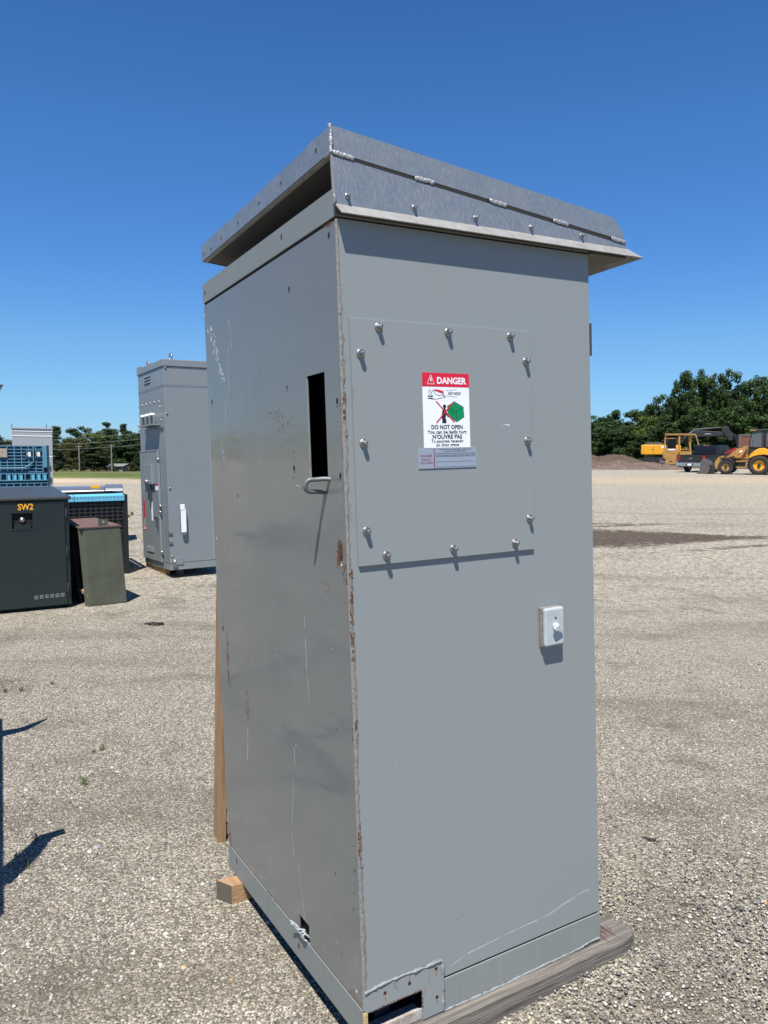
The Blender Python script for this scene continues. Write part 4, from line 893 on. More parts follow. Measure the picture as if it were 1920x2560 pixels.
# ------------------------------------------------------------------ dark switch box with SW2
DKG = mat('dark_green_paint', (.015, .024, .024), .3, spec=.5, noise=(3, .5, (.018, .026, .024)), bump=(2, .15, .01)); DKL = mat('dark_lid_paint', (.045, .05, .05), .4, noise=(6, .6, (.03, .034, .034)))
pr = gpos(173, 1511+6, 0.0); yw = rad(30); M3 = yawM(gpos(173, 1519, 0), yw)
R3t = M3.to_3x3().transposed()
def f3(px, py): d = R3t @ ray(px, py); o = R3t @ (Vector((0, 0, CAMZ)) - M3.translation); t = -o.y/d.y; p = o + d*t; return p.x, p.z
RD = (0, 1300, .2049); RE = (0, 1040, .2049)
zt3 = f3(168, 1242)[1]; zb3 = .045
sw = thing('switchgear_box', 'low dark green metal box marked SW2 at the left edge', 'electrical box', M3)
mb = MB(); mb.box((-1.75, .012, .03), (.03, 1.35, zt3-.03)); mb.build('body', DKG, sw, bevel=.01)
mb = MB(); mb.hexa([(-1.8, -.03, zt3-.028), (.05, -.03, zt3-.028), (.05, 1.38, zt3-.028), (-1.8, 1.38, zt3-.028), (-1.8, -.03, zt3+.01), (.05, -.03, zt3+.01), (.05, 1.38, zt3+.05), (-1.8, 1.38, zt3+.05)]); mb.build('lid', DKL, sw, bevel=.012)
q0 = f3(*z2(140, 1190, RE)); q1 = f3(*z2(400, 100, RD)); 
mb = MB()
for a, b, c, d in rect_with_holes([-1.0, -.018], [zb3, zt3-.04], [(q0[0], q1[0], q1[1], q0[1])]): mb.box((a, -.012, c), (b, .0105, d))
d3 = mb.build('door', DKG, sw)
mb = MB(); mb.box((-1.72, -.012, zb3), (-1.006, .0105, zt3-.04)); mb.build('door', DKG, sw, bevel=.004)
mb = MB(); mb.box((q0[0], .0112, q1[1]), (q1[0], .0118, q0[1]), 0); mb.box((q0[0]+.02, -.009, q1[1]), (q1[0]-.02, .006, q1[1]+.05), 1); mb.lathe([(.03, 0), (.025, .02), (.01, .028)], 12, Matrix.Translation(((q0[0]+q1[0])/2, .0, (q0[1]+q1[1])/2+.01)) @ Matrix.Rotation(rad(90), 4, 'X'), 2)
for r_ in ((q0[0]-.012, q1[1]-.016, q1[0]+.012, q1[1]), (q0[0]-.012, q0[1], q1[0]+.012, q0[1]+.014)): mb.box((r_[0], -.016, r_[1]), (r_[2], -.0125, r_[3]), 3)
mb.build('recessed_latch', [BLACKH, DKG, STEEL, DKG], d3)
mb = MB(); qa = f3(*z2(217, 1150, RE)); qb = f3(*z2(402, 1060, RE)); 
vs, fs = text_mesh('SW2', 1.0, bold=.022); xm = [min(v[0] for v in vs), max(v[0] for v in vs)]; zm = [min(v[1] for v in vs), max(v[1] for v in vs)]
zA = f3(*z2(310, 1147, RE))[1]; zB = f3(*z2(310, 1068, RE))[1]
mb.raw([(qa[0] + (v[0]-xm[0])/(xm[1]-xm[0])*(qb[0]-qa[0]), -.0135, zA + (v[1]-zm[0])/(zm[1]-zm[0])*(zB-zA)) for v in vs], fs, 0); mb.build('lettering', YEL, d3)
mb = MB()
LV = [(422, 965), (487, 955), (552, 950), (616, 943), (680, 937), (742, 930)]
for a, b in LV:
    qa = f3(*z2(a, b, RD)); qb = f3(*z2(a+43, b-42, RD)); 
    mb.box((qa[0], -.0165, qa[1]), (qb[0], -.0125, qa[1]+.004), 0); mb.box((qa[0], -.0165, qb[1]-.004), (qb[0], -.0125, qb[1]), 0); mb.box((qa[0], -.0165, qa[1]), (qa[0]+.004, -.0125, qb[1]), 0); mb.box((qa[0]+.004, -.0145, (qa[1]+qb[1])/2-.002), (qb[0], -.0125, (qa[1]+qb[1])/2+.002), 0)
mb.build('vent_slots', GREYLITE, d3)
for z in (.95*zt3-.1, .6, .22): mb = MB(); mb.tube([(-.004, -.014, z-.045), (-.004, -.014, z+.045)], .009, 8); mb.build('hinge', DKL, d3)
mb = MB(); mb.box((-1.7, .1, -.01), (-.05, .2, .03)); mb.box((-1.7, 1.1, -.01), (-.05, 1.2, .03)); mb.build('skid', INNER, sw)
# ------------------------------------------------------------------ olive cover box
OLV = mat('olive_paint', (.075, .080, .052), .6, noise=(5, .7, (.11, .117, .08)), streak=(40, 2, .5, (.05, .06, .04)), bump=(3, .1, .01)); OTOP = mat('rusty_red_top', (.13, .080, .068), .8, noise=(8, .8, (.11, .055, .045)))
OEDG = mat('rust_orange', (.42, .16, .07), .8, noise=(20, .7, (.3, .28, .24)))
pA = gpos(227.4, 1516); pB = gpos(317.6, 1505); M4 = yawM(pA, math.atan2((pB-pA).y, (pB-pA).x)); wO = (pB-pA).length
tO = dpos(213, 1320.5, pA.y).z; 
ol = thing('steel_enclosure', 'olive green steel cover with rusty red top and open dark side, beside the SW2 box', 'metal enclosure', M4)
ln4 = .85
mb = MB()
lean = -.05
mb.hexa([(0, 0, 0), (wO, 0, 0), (wO, .012, 0), (0, .012, 0), (lean, 0, tO), (wO+lean, 0, tO), (wO+lean, .012, tO), (lean, .012, tO)])
mb.hexa([(-.045, .05, 0), (0, 0, 0), (.006, .010, 0), (-.038, .058, 0), (-.045+lean, .05, tO), (lean, 0, tO), (lean+.006, .010, tO), (-.038+lean, .058, tO)])
mb.hexa([(wO-.012, .012, 0), (wO, .012, 0), (wO, ln4, 0), (wO-.012, ln4, 0), (wO-.012+lean, .012, tO), (wO+lean, .012, tO), (wO+lean, ln4, tO), (wO-.012+lean, ln4, tO)])
mb.hexa([(-.05, ln4-.012, 0), (wO-.012, ln4-.012, 0), (wO-.012, ln4, 0), (-.05, ln4, 0), (-.05, ln4-.012, tO), (wO-.012+lean, ln4-.012, tO), (wO-.012+lean, ln4, tO), (-.05, ln4, tO)])
mb.build('shell', OLV, ol, bevel=.004)
mb = MB(); mb.hexa([(lean-.045, -.008, tO), (wO+lean+.01, -.008, tO), (wO+lean+.01, ln4+.01, tO), (-.05, ln4+.01, tO), (lean-.045, -.008, tO+.012), (wO+lean+.01, -.008, tO+.012), (wO+lean+.01, ln4+.01, tO+.03), (-.05, ln4+.01, tO+.03)]); mb.build('top_plate', OTOP, ol)
mb = MB(); mb.box((wO*.42+lean, .02, tO+.008), (wO*.42+lean+.10, .03, tO+.085)); mb.lathe([(.012, 0), (.012, .002)], 12, Matrix.Translation((wO*.42+lean+.05, .0195, tO+.055)) @ Matrix.Rotation(rad(90), 4, 'X'), 1); mb.build('lifting_lug', [OLV, GREYLITE], ol)
mb = MB(); mb.hexa([(-.02, .30, .0), (.01, .30, .0), (.01, .34, 0), (-.02, .34, 0), (-.06, .45, tO-.1), (-.03, .45, tO-.1), (-.03, .49, tO-.1), (-.06, .49, tO-.1)]); mb.build('inner_post', INNER, ol)
mb = MB(); mb.hexa([(-.03, .02, .10), (.0, .02, .10), (.0, .36, .13), (-.03, .36, .13), (-.03, .02, .13), (.0, .02, .13), (.0, .36, .16), (-.03, .36, .16)]); mb.build('rusty_rail', OEDG, ol)
mb = MB(); mb.hexa([(wO-.02, .02, .01), (wO-.0125, .02, .01), (wO-.0125, ln4-.02, .01), (wO-.02, ln4-.02, .01), (wO-.02+lean, .02, tO-.01), (wO-.0125+lean, .02, tO-.01), (wO-.0125+lean, ln4-.02, tO-.01), (wO-.02+lean, ln4-.02, tO-.01)]); mb.build('painted_shade_sheet', BLACKH, ol)  # black sheet inside the right wall stands in for interior shade
mb = MB(); mb.tube([(lean-.01, .16, tO-.03), (lean-.01, .10, tO-.08), (lean-.02, .05, tO-.04)], .010, 7); mb.build('torn_flap', GREYLITE, ol)

# ------------------------------------------------------------------ plastic containers
BLK = mat('black_plastic', (.012, .012, .013), .45); BLK2 = mat('black_plastic_rib', (.035, .033, .032), .4)
CYAN = mat('cyan_plastic', (.13, .43, .60), .4, noise=(20, .4, (.16, .55, .75))); BLUEP = mat('blue_plastic', (.10, .25, .34), .5); BLUED = mat('blue_plastic_dark', (.012, .045, .075), .6); TAN = mat('tan_mottled', (.42, .36, .28), .9, noise=(60, .8, (.24, .2, .15)))
def lattice(mb, x0, x1, z0, z1, nx, nz, y, bar, m=0, dy=.014):
    for i in range(nx+1): x = x0 + (x1-x0)*i/nx; mb.box((x-bar/2, y-dy, z0), (x+bar/2, y, z1), m)
    for j in range(nz+1): z = z0 + (z1-z0)*j/nz; mb.box((x0, y-dy*1.15, z-bar/2), (x1, y-.001, z+bar/2), m)
pR = gpos(323.7, 1433); M5 = yawM(pR, rad(30)); 
hC = dpos(322.7, 1236, pR.y).z
bk = thing('bulk_container', 'black collapsible plastic bulk container with bright cyan top rim', 'bulk container', M5)
mb = MB(); mb.box((-1.13, .02, .10), (-.03, 1.0, hC*.52)); mb.box((-1.10, .04, hC*.54), (-.05, .98, hC-.06)); mb.build('inner_wall', BLK, bk)
mb = MB(); lattice(mb, -1.14, -.06, .12, hC*.50, 16, 8, .018, .012); lattice(mb, -1.14, -.06, hC*.55, hC-.07, 16, 8, .018, .012)
for j in range(11): z = .12 + (hC-.2)*j/10; mb.box((-.002, .04, z), (.006, .98, z+.010))
for i in range(10): y = .05 + .1*i; mb.box((-.002, y, .1), (.006, y+.010, hC-.05))
mb.build('rib_lattice', BLK2, bk)
for xa, ya in ((-.06, -.01), (-1.16, -.01), (-.06, .95), (-1.16, .95)): mb = MB(); mb.box((xa, ya, 0), (xa+.06, ya+.06, hC)); mb.build('corner_post', BLK, bk, bevel=.006)
mb = MB(); mb.box((-1.16, .0, hC*.505), (-.0, .02, hC*.54)); mb.box((-1.14, .0, .10), (-.02, .02, .125)); mb.build('mid_rail', BLK, bk)
for xa, xb in ((-1.16, -.66), (-.652, -.045)):
    mb = MB(); mb.box((xa, -.028, hC-.075), (xb, .0, hC-.012)); mb.hexa([(xa, -.028, hC-.012), (xb, -.028, hC-.012), (xb, .09, hC+.006), (xa, .09, hC+.006), (xa, -.028, hC-.008), (xb, -.028, hC-.008), (xb, .09, hC+.012), (xa, .09, hC+.012)])
    n = int((xb-xa)/.045)
    for i in range(n): x = xa + .02 + i*.045; mb.box((x, -.0295, hC-.036), (x+.022, -.0282, hC-.02), 1)
    mb.build('cyan_rim', [CYAN, BLUEP], bk, label='bright cyan plastic top edge strip')
mb = MB(); mb.box((-1.16, .9, hC-.06), (-.0, 1.02, hC)); mb.box((-.03, .05, hC-.06), (0, .95, hC)); mb.build('top_rim', BLK, bk)
# blue container, two stacked
pe = dpos(122, 1113, 11.2); M6 = yawM(Vector((pe.x, pe.y, 0)), rad(25)); hB = pe.z
def blue_box(z0, z1, label, detail):
    b = thing('bulk_container', label, 'bulk container', M6 @ Matrix.Translation((0, 0, z0))); h = z1 - z0
    mb = MB(); mb.box((-1.17, .03, .06), (-.04, 1.0, h-.01)); mb.build('inner_wall', BLUED, b)
    mb = MB(); lattice(mb, -1.19, -.085, h*.55, h-.012, 12, 8, .028, .012); lattice(mb, -1.19, -.03, h*.06, h*.36, 13, 5, .028, .012); mb.build('rib_lattice', BLUEP, b)
    mb = MB(); mb.box((-1.2, .0, h*.40), (-.03, .028, h*.415)); mb.box((-1.2, .0, h*.515), (-.03, .028, h*.53))
    for i in range(15):
        x = -1.19 + i*.078; mb.box((x, .0, h*.415), (x+.014, .026, h*.515)); 
        if i % 4 != 3: mb.box((x+.018, .004, h*.415), (x+.052, .02, h*.515), 1)
    mb.build('hinge_rail', [BLUEP, CYAN], b)
    mb = MB(); mb.box((-.082, -.006, h*.62), (-.03, .03, h), 0); mb.box((-.028, .0, 0), (.0, .03, h), 1); mb.box((-.02, .97, 0), (.0, 1.0, h), 1); mb.box((-.015, .03, .05), (-.005, .97, h-.01), 1); mb.build('corner_post', [BLUEP, BLUED], b, bevel=.004)
    if detail:
        mb = MB(); mb.box((-.95, -.004, h-.17), (-.545, .012, h-.045)); mb.build('hole_fill_panel', TAN, b)  # tan plate in place of gravel seen through a hand hole
        for x in (-.265, -.145):
            mb = MB(); mb.box((x-.045, .006, h-.165), (x+.045, .010, h-.085), 0); mb.box((x-.030, .0, h-.15), (x-.012, .006, h-.09), 2); mb.box((x-.01, .001, h-.16), (x+.025, .006, h-.095), 1)
            for e in ((x-.05, h-.172, x+.05, h-.164), (x-.05, h-.085, x+.05, h-.077)): mb.box((e[0], -.004, e[1]), (e[2], .01, e[3]), 3)
            mb.build('latch_window', [BLACKH, WHITE, TAN, BLUEP], b)
        mb = MB(); mb.tube([(-1.1, -.01, h*.62), (-.33, -.01, h*.62), (-.28, -.01, h*.65), (-.205, -.01, h*.72), (-.205, -.01, h*.98)], .009, 6); mb.build('release_rod', BLUEP, b)
blue_box(.02, hB*.5-.005, 'blue lattice plastic container under the upper blue one, mostly hidden behind the SW2 box', False)
blue_box(hB*.5, hB, 'upper blue lattice plastic container with tan panel standing in for a hand hole, behind the SW2 box', True)
# ------------------------------------------------------------------ light cabinet far left
pl = dpos(26.6, 1067.5, 26.2); prr = dpos(130, 1067.5, 26.2); hL = pl.z; M7 = yawM(Vector((pl.x, pl.y, 0)), rad(24.5)); wL = (prr-pl).length*.9
lc = thing('electrical_cabinet', 'light grey cabinet with two antennae rods on top, far behind the blue containers', 'electrical cabinet', M7 @ Matrix.Rotation(rad(.8), 4, 'Y'))
mb = MB(); mb.box((0, 0, .1), (wL, 1.7, hL-.06)); mb.box((.02, .02, 0), (wL-.02, 1.68, .1)); mb.build('body', GREYLITE, lc, bevel=.01)
mb = MB(); mb.box((-.03, -.03, hL-.06), (wL+.02, 1.73, hL)); mb.build('roof_cap', GREYLITE, lc, bevel=.01)
mb = MB()
for z, xa in ((hL-.14, -.004), (hL-.30, -.004), (hL-1.0, wL-.30)): mb = MB(); mb.box((xa, -.012, z), (wL+.004, -.001, z+.025)); mb.build('joint_strip', WHITE, lc)
mb = MB(); mb.box((.05, -.02, .2), (wL-.10, -.001, hL-1.15)); mb.box((wL-.09, -.03, hL-1.45), (wL-.06, -.001, hL-1.3), 1); mb.box((wL-.13, -.04, hL-1.85), (wL-.05, -.001, hL-1.7), 1); mb.build('door', [GREYLITE, INNER], lc, bevel=.005)
for x in (.0, wL*.86): mb = MB(); mb.tube([(x, .1, hL), (x, .1, hL+.12)], [.02, .006], 6); mb.build('roof_rod', INNER, lc)
# ------------------------------------------------------------------ rounded metal housing behind black container
pm = dpos(308, 1217, 13.4); M8 = yawM(Vector((pm.x, pm.y, 0)), rad(20)); hM = pm.z
SHN = mat('satin_metal', (.30, .31, .32), .3, metal=.7, noise=(3, .6, (.2, .21, .22)))
mh = thing('metal_housing', 'low satin metal housing with rounded lid just behind the cyan rimmed container', 'metal housing', M8)
mb = MB(); mb.box((-1.7, .03, 0), (-.02, .8, hM-.16)); mb.build('body', GREYBACK, mh)
mb = MB(); prof = [(0.0, hM-.16), (.0, hM-.09), (.03, hM-.05), (.09, hM-.025), (.2, hM-.015), (.82, hM-.015), (.82, hM-.16)]; mb.ext(prof, -1.75, -.30, ax='x')
prof2 = [(0.0, hM-.16), (-.01, hM-.06), (.03, hM-.02), (.09, hM+.005), (.2, hM+.012), (.82, hM+.012), (.82, hM-.16)]; mb.ext(prof2, -.298, .0, ax='x'); mb.build('lid', SHN, mh, bevel=.01)
mb = MB(); mb.box((-.52, .1, hM-.016), (-.38, .16, hM+.03)); mb.build('yellow_cap', YEL, mh)
# ------------------------------------------------------------------ roofed box cut by the left edge
pv = dpos(9, 966, 14.0); hv = pv.z
M9 = yawM(Vector((pv.x, pv.y, 0)), rad(28))
rc = thing('roofed_cabinet', 'corner of a dark overhanging cabinet roof at the left edge, above the blue container', 'electrical cabinet', M9)
mb = MB(); mb.box((-1.5, .1, 0), (-.16, 1.2, hv-.03)); mb.build('body', GREYBACK, rc)
mb = MB(); mb.hexa([(-1.7, 0, hv-.03), (-.10, 0, hv-.06), (-.10, 1.3, hv-.06), (-1.7, 1.3, hv-.03), (-1.7, 0, hv+.04), (0, 0, hv+.03), (0, 1.3, hv+.03), (-1.7, 1.3, hv+.04)]); mb.build('roof', DKL, rc)

# ------------------------------------------------------------------ unseen stand-in rack, added and shaped to cast a shadow into the frame
RK = mat('stand_in_steel', (.05, .06, .09), .5)
rk = thing('stand_in_rack', 'unseen stand-in rack outside the left edge, shaped to cast the two-armed shadow on the gravel', 'rack', (-1.95, 3.2, 0))
def sh(px, py, z): g = gpos(px, py); k = z/SUN.z; return Vector((g.x + SUN.x*k, g.y + SUN.y*k, z)) - Vector((-1.95, 3.2, 0))
mb = MB(); a = sh(-8, 1800, 1.05); b = sh(-14, 2290, 1.05); mb.tube([a, b], .032, 8); mb.build('top_rail', RK, rk)
mb = MB(); mb.tube([sh(2, 1835, 1.05), sh(60, 1822, 1.06), sh(118, 1797, 1.10)], [.055, .036, .010], 8); mb.build('arm', RK, rk)
mb = MB(); mb.tube([sh(-4, 2205, 1.05), sh(70, 2140, 1.05), sh(115, 2092, 1.06), sh(160, 2078, 1.07)], [.055, .046, .036, .026], 8); mb.build('arm', RK, rk)
for (xa, ya), (xb, yb_) in (((-8, 1800), (-900, 1900)), ((-14, 2290), (-1300, 2500)), ((-8, 2000), (-1000, 2300)), ((-500, 1820), (-1400, 2450))): mb = MB(); mb.tube([sh(xa, ya, 1.05), sh(xb, yb_, 1.05)], .045, 8); mb.build('added_rail', RK, rk)  # extra rails added for more shadow shapes in the panel's reflection
for px, py in ((-8, 1800), (-14, 2290), (-900, 1900), (-1300, 2500)):
    q = sh(px, py, 1.05); mb = MB(); mb.tube([(q.x, q.y, 1.05), (q.x-.12, q.y, 0)], .028, 8); mb.build('leg', RK, rk)

# ------------------------------------------------------------------ trees
def leafmat(name, c1, c2, c3):
    m = bpy.data.materials.new(name); m.use_nodes = True; t = m.node_tree; b = t.nodes['Principled BSDF']; b.inputs['Roughness'].default_value = .7; b.inputs['Specular IOR Level'].default_value = .2
    a = t.nodes.new('ShaderNodeAttribute'); a.attribute_name = 'tint'; r = t.nodes.new('ShaderNodeValToRGB'); e = r.color_ramp.elements
    e[0].color = (*c1, 1); e[1].color = (*c3, 1); x = e.new(.5); x.color = (*c2, 1); t.links.new(a.outputs['Fac'], r.inputs[0]); t.links.new(r.outputs[0], b.inputs['Base Color'])
    return m
LF = {'broad': leafmat('leaves_broad', (.014, .030, .008), (.030, .058, .013), (.062, .105, .024)), 'pine': leafmat('needles', (.018, .034, .014), (.030, .052, .020), (.055, .08, .03)),
      'lime': leafmat('leaves_lime', (.05, .075, .015), (.09, .13, .028), (.14, .18, .04)), 'brush': leafmat('leaves_brush', (.04, .04, .015), (.065, .065, .022), (.10, .10, .035))}
BARK = mat('bark', (.06, .048, .038), .95, noise=(6, .6, (.03, .025, .02)))
def crown_mesh(name, kind, seed, n, hgt=10., wid=6.5, leaf=.21):
    g = np.random.default_rng(seed); C = []; Rr = []
    if kind in ('broad', 'lime', 'brush'):
        k = 85
        for i in range(k):
            v = g.normal(size=3); v /= np.linalg.norm(v); rr = g.random() ** .4
            z = .55 + v[2]*rr*.38; sc = 1.0 if z > .4 else .9
            C.append((v[0]*rr*wid*.43*sc, v[1]*rr*wid*.43*sc, z*hgt)); Rr.append(wid*g.uniform(.045, .115))
        for i in range(10): a = g.random()*6.28; C.append((math.cos(a)*wid*.3, math.sin(a)*wid*.3, hgt*g.uniform(.06, .3))); Rr.append(wid*g.uniform(.10, .17))
    elif kind == 'pine':
        for i in range(60):
            z = g.uniform(.08, 1.0); a = g.random()*6.28; rr = wid*.46*(1.05-z)**.7*g.uniform(.35, 1.0) if z < .9 else .05*wid
            C.append((math.cos(a)*rr, math.sin(a)*rr, z*hgt)); Rr.append(wid*g.uniform(.06, .13))
    else:  # spruce cone
        for i in range(50):
            z = g.uniform(.02, .98); a = g.random()*6.28; rr = wid*.45*(1.0-z)*g.uniform(.6, 1.0)
            C.append((math.cos(a)*rr, math.sin(a)*rr, z*hgt)); Rr.append(wid*g.uniform(.07, .12)*(1.15-z))
    C = np.array(C); Rr = np.array(Rr); w_ = Rr**2; idx = g.choice(len(C), n, p=w_/w_.sum())
    d = g.normal(size=(n, 3)); d /= np.linalg.norm(d, axis=1)[:, None]; rr = g.random(n)**.45*(1+.25*g.random(n))
    fl_ = 1.0 if kind != 'pine' else .5
    P = C[idx] + d*(Rr[idx]*rr)[:, None]*np.array([1.15, 1.15, fl_]); P[:, 2] = np.maximum(P[:, 2], .1)
    nrm = d + g.normal(size=(n, 3))*.55; nrm /= np.linalg.norm(nrm, axis=1)[:, None]
    u = np.cross(nrm, g.normal(size=(n, 3))); u /= np.linalg.norm(u, axis=1)[:, None]; v = np.cross(nrm, u); s = leaf*g.uniform(.5, 1.2, n)[:, None]
    V = np.stack([P - u*s*.5 - v*s*.35, P + u*s*.5 - v*s*.25, P + u*s*.45 + v*s*.4, P - u*s*.35 + v*s*.45], 1).reshape(-1, 3)
    me = bpy.data.meshes.new(name); me.vertices.add(4*n); me.vertices.foreach_set('co', V.astype(np.float32).ravel()); me.loops.add(4*n); me.loops.foreach_set('vertex_index', np.arange(4*n, dtype=np.int32))
    me.polygons.add(n); me.polygons.foreach_set('loop_start', np.arange(n, dtype=np.int32)*4); me.update(calc_edges=True)
    ti = np.clip(g.random(len(C))[idx]*.6 + g.random(n)*.4, 0, 1); at = me.attributes.new('tint', 'FLOAT', 'POINT'); at.data.foreach_set('value', np.repeat(ti, 4).astype(np.float32))
    me['hh'] = float(np.percentile(P[:, 2], 99.9)); me['ww'] = float(np.percentile(np.abs(P[:, :2]), 99.0)*2)
    me.materials.append(LF.get(kind, LF['pine'])); return me
def trunk_mesh(seed, hgt=10., kind='broad'):
    random.seed(seed); mb = MB(); mb.tube([(0, 0, -.3), (.1, 0, hgt*.3), (.0, .1, hgt*.6), (.05, 0, hgt*.88)], [.22, .16, .10, .03], 8)
    for i in range(9):
        z = hgt*random.uniform(.25, .8); a = random.random()*6.28; l = hgt*.2*random.uniform(.6, 1.1)
        mb.tube([(0, 0, z), (math.cos(a)*l*.5, math.sin(a)*l*.5, z+l*.35), (math.cos(a)*l, math.sin(a)*l, z+l*.6)], [.08, .05, .02], 5)
    me = bpy.data.meshes.new('trunk'); me.from_pydata(mb.v, [], mb.f); me.materials.append(BARK); return me
PR = {'broad': [crown_mesh('crown', 'broad', 11+i, 20000) for i in range(3)], 'lime': [crown_mesh('crown', 'lime', 31, 14000)], 'brush': [crown_mesh('crown', 'brush', 41, 12000)],
      'pine': [crown_mesh('crown', 'pine', 51+i, 12000, leaf=.20) for i in range(2)], 'spruce': [crown_mesh('crown', 'spruce', 61, 9000, leaf=.22)]}
TR = [trunk_mesh(5), trunk_mesh(6)]
def tree(kind, pxl, pxr, ytop, depth, label, group, name=None, var=0, cat='tree', base=None):
    """a tree whose crown spans pxl..pxr and reaches ytop when seen from the yard; planted at its real distance"""
    a = dpos(pxl, ytop, depth); b = dpos(pxr, ytop, depth); x = (a.x+b.x)/2; gz_ = float(ground_z(np.array(x), np.array(depth))) - .1
    h = a.z - gz_; w_ = b.x - a.x
    nm = name or {'broad': 'broadleaf_tree', 'lime': 'broadleaf_tree', 'brush': 'brush_thicket', 'pine': 'pine_tree', 'spruce': 'spruce_tree'}[kind]
    t = thing(nm, label, cat, (x, depth, gz_), group); t.rotation_euler.z = (x*7.3) % 6.28
    me = PR[kind][var % len(PR[kind])]; c = bpy.data.objects.new('crown', me); COL.objects.link(c); c.parent = t; c.scale = (w_*1.12/me['ww'], w_*1.12/me['ww'], h/me['hh'])
    k = bpy.data.objects.new('trunk', TR[var % 2]); COL.objects.link(k); k.parent = t; k.scale = (max(.3, h/10), max(.3, h/10), h/10)
    return t
G1, G2 = 'trees along the far right edge of the yard', 'trees beyond the grass field at far left'
for a in [('broad', 1440, 1530, 1040, 140, 'distant dark tree just right of the big cabinet edge', G1, None, 0), ('broad', 1512, 1568, 1026, 140, 'distant tree with a pointed crown above the dirt mound', G1, None, 1),
          ('broad', 1556, 1648, 1017, 125, 'broad rounded distant tree above the yellow excavator', G1, None, 2), ('lime', 1590, 1650, 1040, 98, 'yellow-green tree right behind the excavator body', G1, None, 0),
          ('broad', 1622, 1705, 988, 100, 'mid-height dark tree between the rounded tree and the tall group', G1, None, 0), ('broad', 1682, 1752, 930, 92, 'tall dark tree, first of the tall group, above the bulldozer', G1, None, 1),
          ('broad', 1728, 1806, 925, 92, 'tallest dark tree above the black pickup', G1, None, 2), ('broad', 1782, 1868, 928, 94, 'tall full tree directly above the raised excavator arm', G1, None, 0),
          ('broad', 1850, 1928, 942, 90, 'tall tree above the backhoe cab', G1, None, 1), ('broad', 1905, 1985, 946, 92, 'tree cut by the right edge of the picture', G1, None, 2),
          ('broad', 1640, 1730, 1045, 84, 'low dark tree behind the bulldozer cage', G1, None, 2), ('broad', 1710, 1800, 1020, 82, 'dense low tree behind the excavator boom', G1, None, 0), ('broad', 1785, 1875, 1015, 82, 'dense low tree behind the excavator stick', G1, None, 1), ('broad', 1860, 1950, 1030, 80, 'dense low tree behind the rusty container', G1, None, 2),
          ('broad', 1470, 1560, 1062, 105, 'low tree behind the dirt mound by the lamp post', G1, None, 2), ('broad', 1535, 1615, 1062, 100, 'low tree behind the mound left of the excavator', G1, None, 0), ('broad', 1575, 1640, 1085, 90, 'bushy sapling at the foot of the excavator tail', G1, None, 1),
          ('broad', 1660, 1740, 1005, 96, 'dark tree filling the gap left of the tall group', G1, None, 2), ('broad', 1745, 1835, 985, 98, 'dark tree filling behind the two tallest crowns', G1, None, 1), ('broad', 1830, 1905, 985, 98, 'dark tree between the arm tree and the cab tree', G1, None, 0), ('broad', 1475, 1560, 1052, 128, 'dark tree in the gap between the two distant left crowns', G1, None, 1),
          ('broad', 1340, 1450, 1040, 130, 'distant tree hidden behind the big cabinet edge', G1, None, 2),
          ('pine', -40, 20, 1086, 150, 'pine tip at the left edge beside the light grey cabinet', G2, None, 0), ('pine', 118, 160, 1066, 140, 'dark layered pine at the right side of the light grey cabinet', G2, None, 0), ('pine', 116, 158, 1100, 135, 'dark pine low beside the light grey cabinet', G2, None, 1),
          ('broad', 158, 240, 1068, 160, 'round dark tree above the left utility pole', G2, None, 0), ('lime', 200, 262, 1082, 155, 'yellow-green tree between the round tree and the tall pine', G2, None, 0), ('pine', 240, 296, 1056, 165, 'tallest twin-topped pine at far left', G2, None, 1), ('broad', 236, 300, 1072, 168, 'dark broad tree behind the tall pine', G2, None, 1),
          ('pine', 292, 326, 1060, 160, 'slim spiky pine left of the cabinet with red stickers', G2, None, 0), ('broad', 312, 380, 1074, 165, 'tree meeting the left side of the cabinet with red stickers', G2, None, 2), ('broad', 262, 340, 1090, 158, 'dark tree behind the grey shed', G2, None, 0),
          ('brush', 138, 216, 1098, 150, 'brownish thicket behind the left utility pole', G2, None, 0), ('brush', 190, 262, 1100, 152, 'brownish thicket behind the dark bushy pine', G2, None, 0), ('broad', -30, 60, 1100, 160, 'low tree behind the blue containers', G2, None, 1),
          ('pine', 200, 266, 1106, 146, 'wide bushy dark pine standing on the field', G2, None, 0), ('spruce', 273, 292, 1146, 144, 'small young spruce in front of the shed', G2, None, 0), ('spruce', 322, 352, 1128, 144, 'young spruce at the left side of the cabinet with red stickers', G2, None, 0),
          ('broad', 380, 520, 1075, 165, 'tree hidden behind the cabinet with red stickers', G2, None, 0)]:
    kind, l, r, yt, dp, lab, grp, nm, var = a
    if 'hidden' in lab: continue
    tree(kind, l, r, yt, dp, lab, grp, nm, var)
for i in range(13):
    xa = 400 + i*82; tree('broad', xa, xa + 115, 1050 + (i*37) % 34, 150 - 12*(i > 8), 'dark tree of the far treeline standing out of sight behind the big grey cabinet', 'far trees out of sight behind the big cabinet', None, i % 3)
random.seed(99)
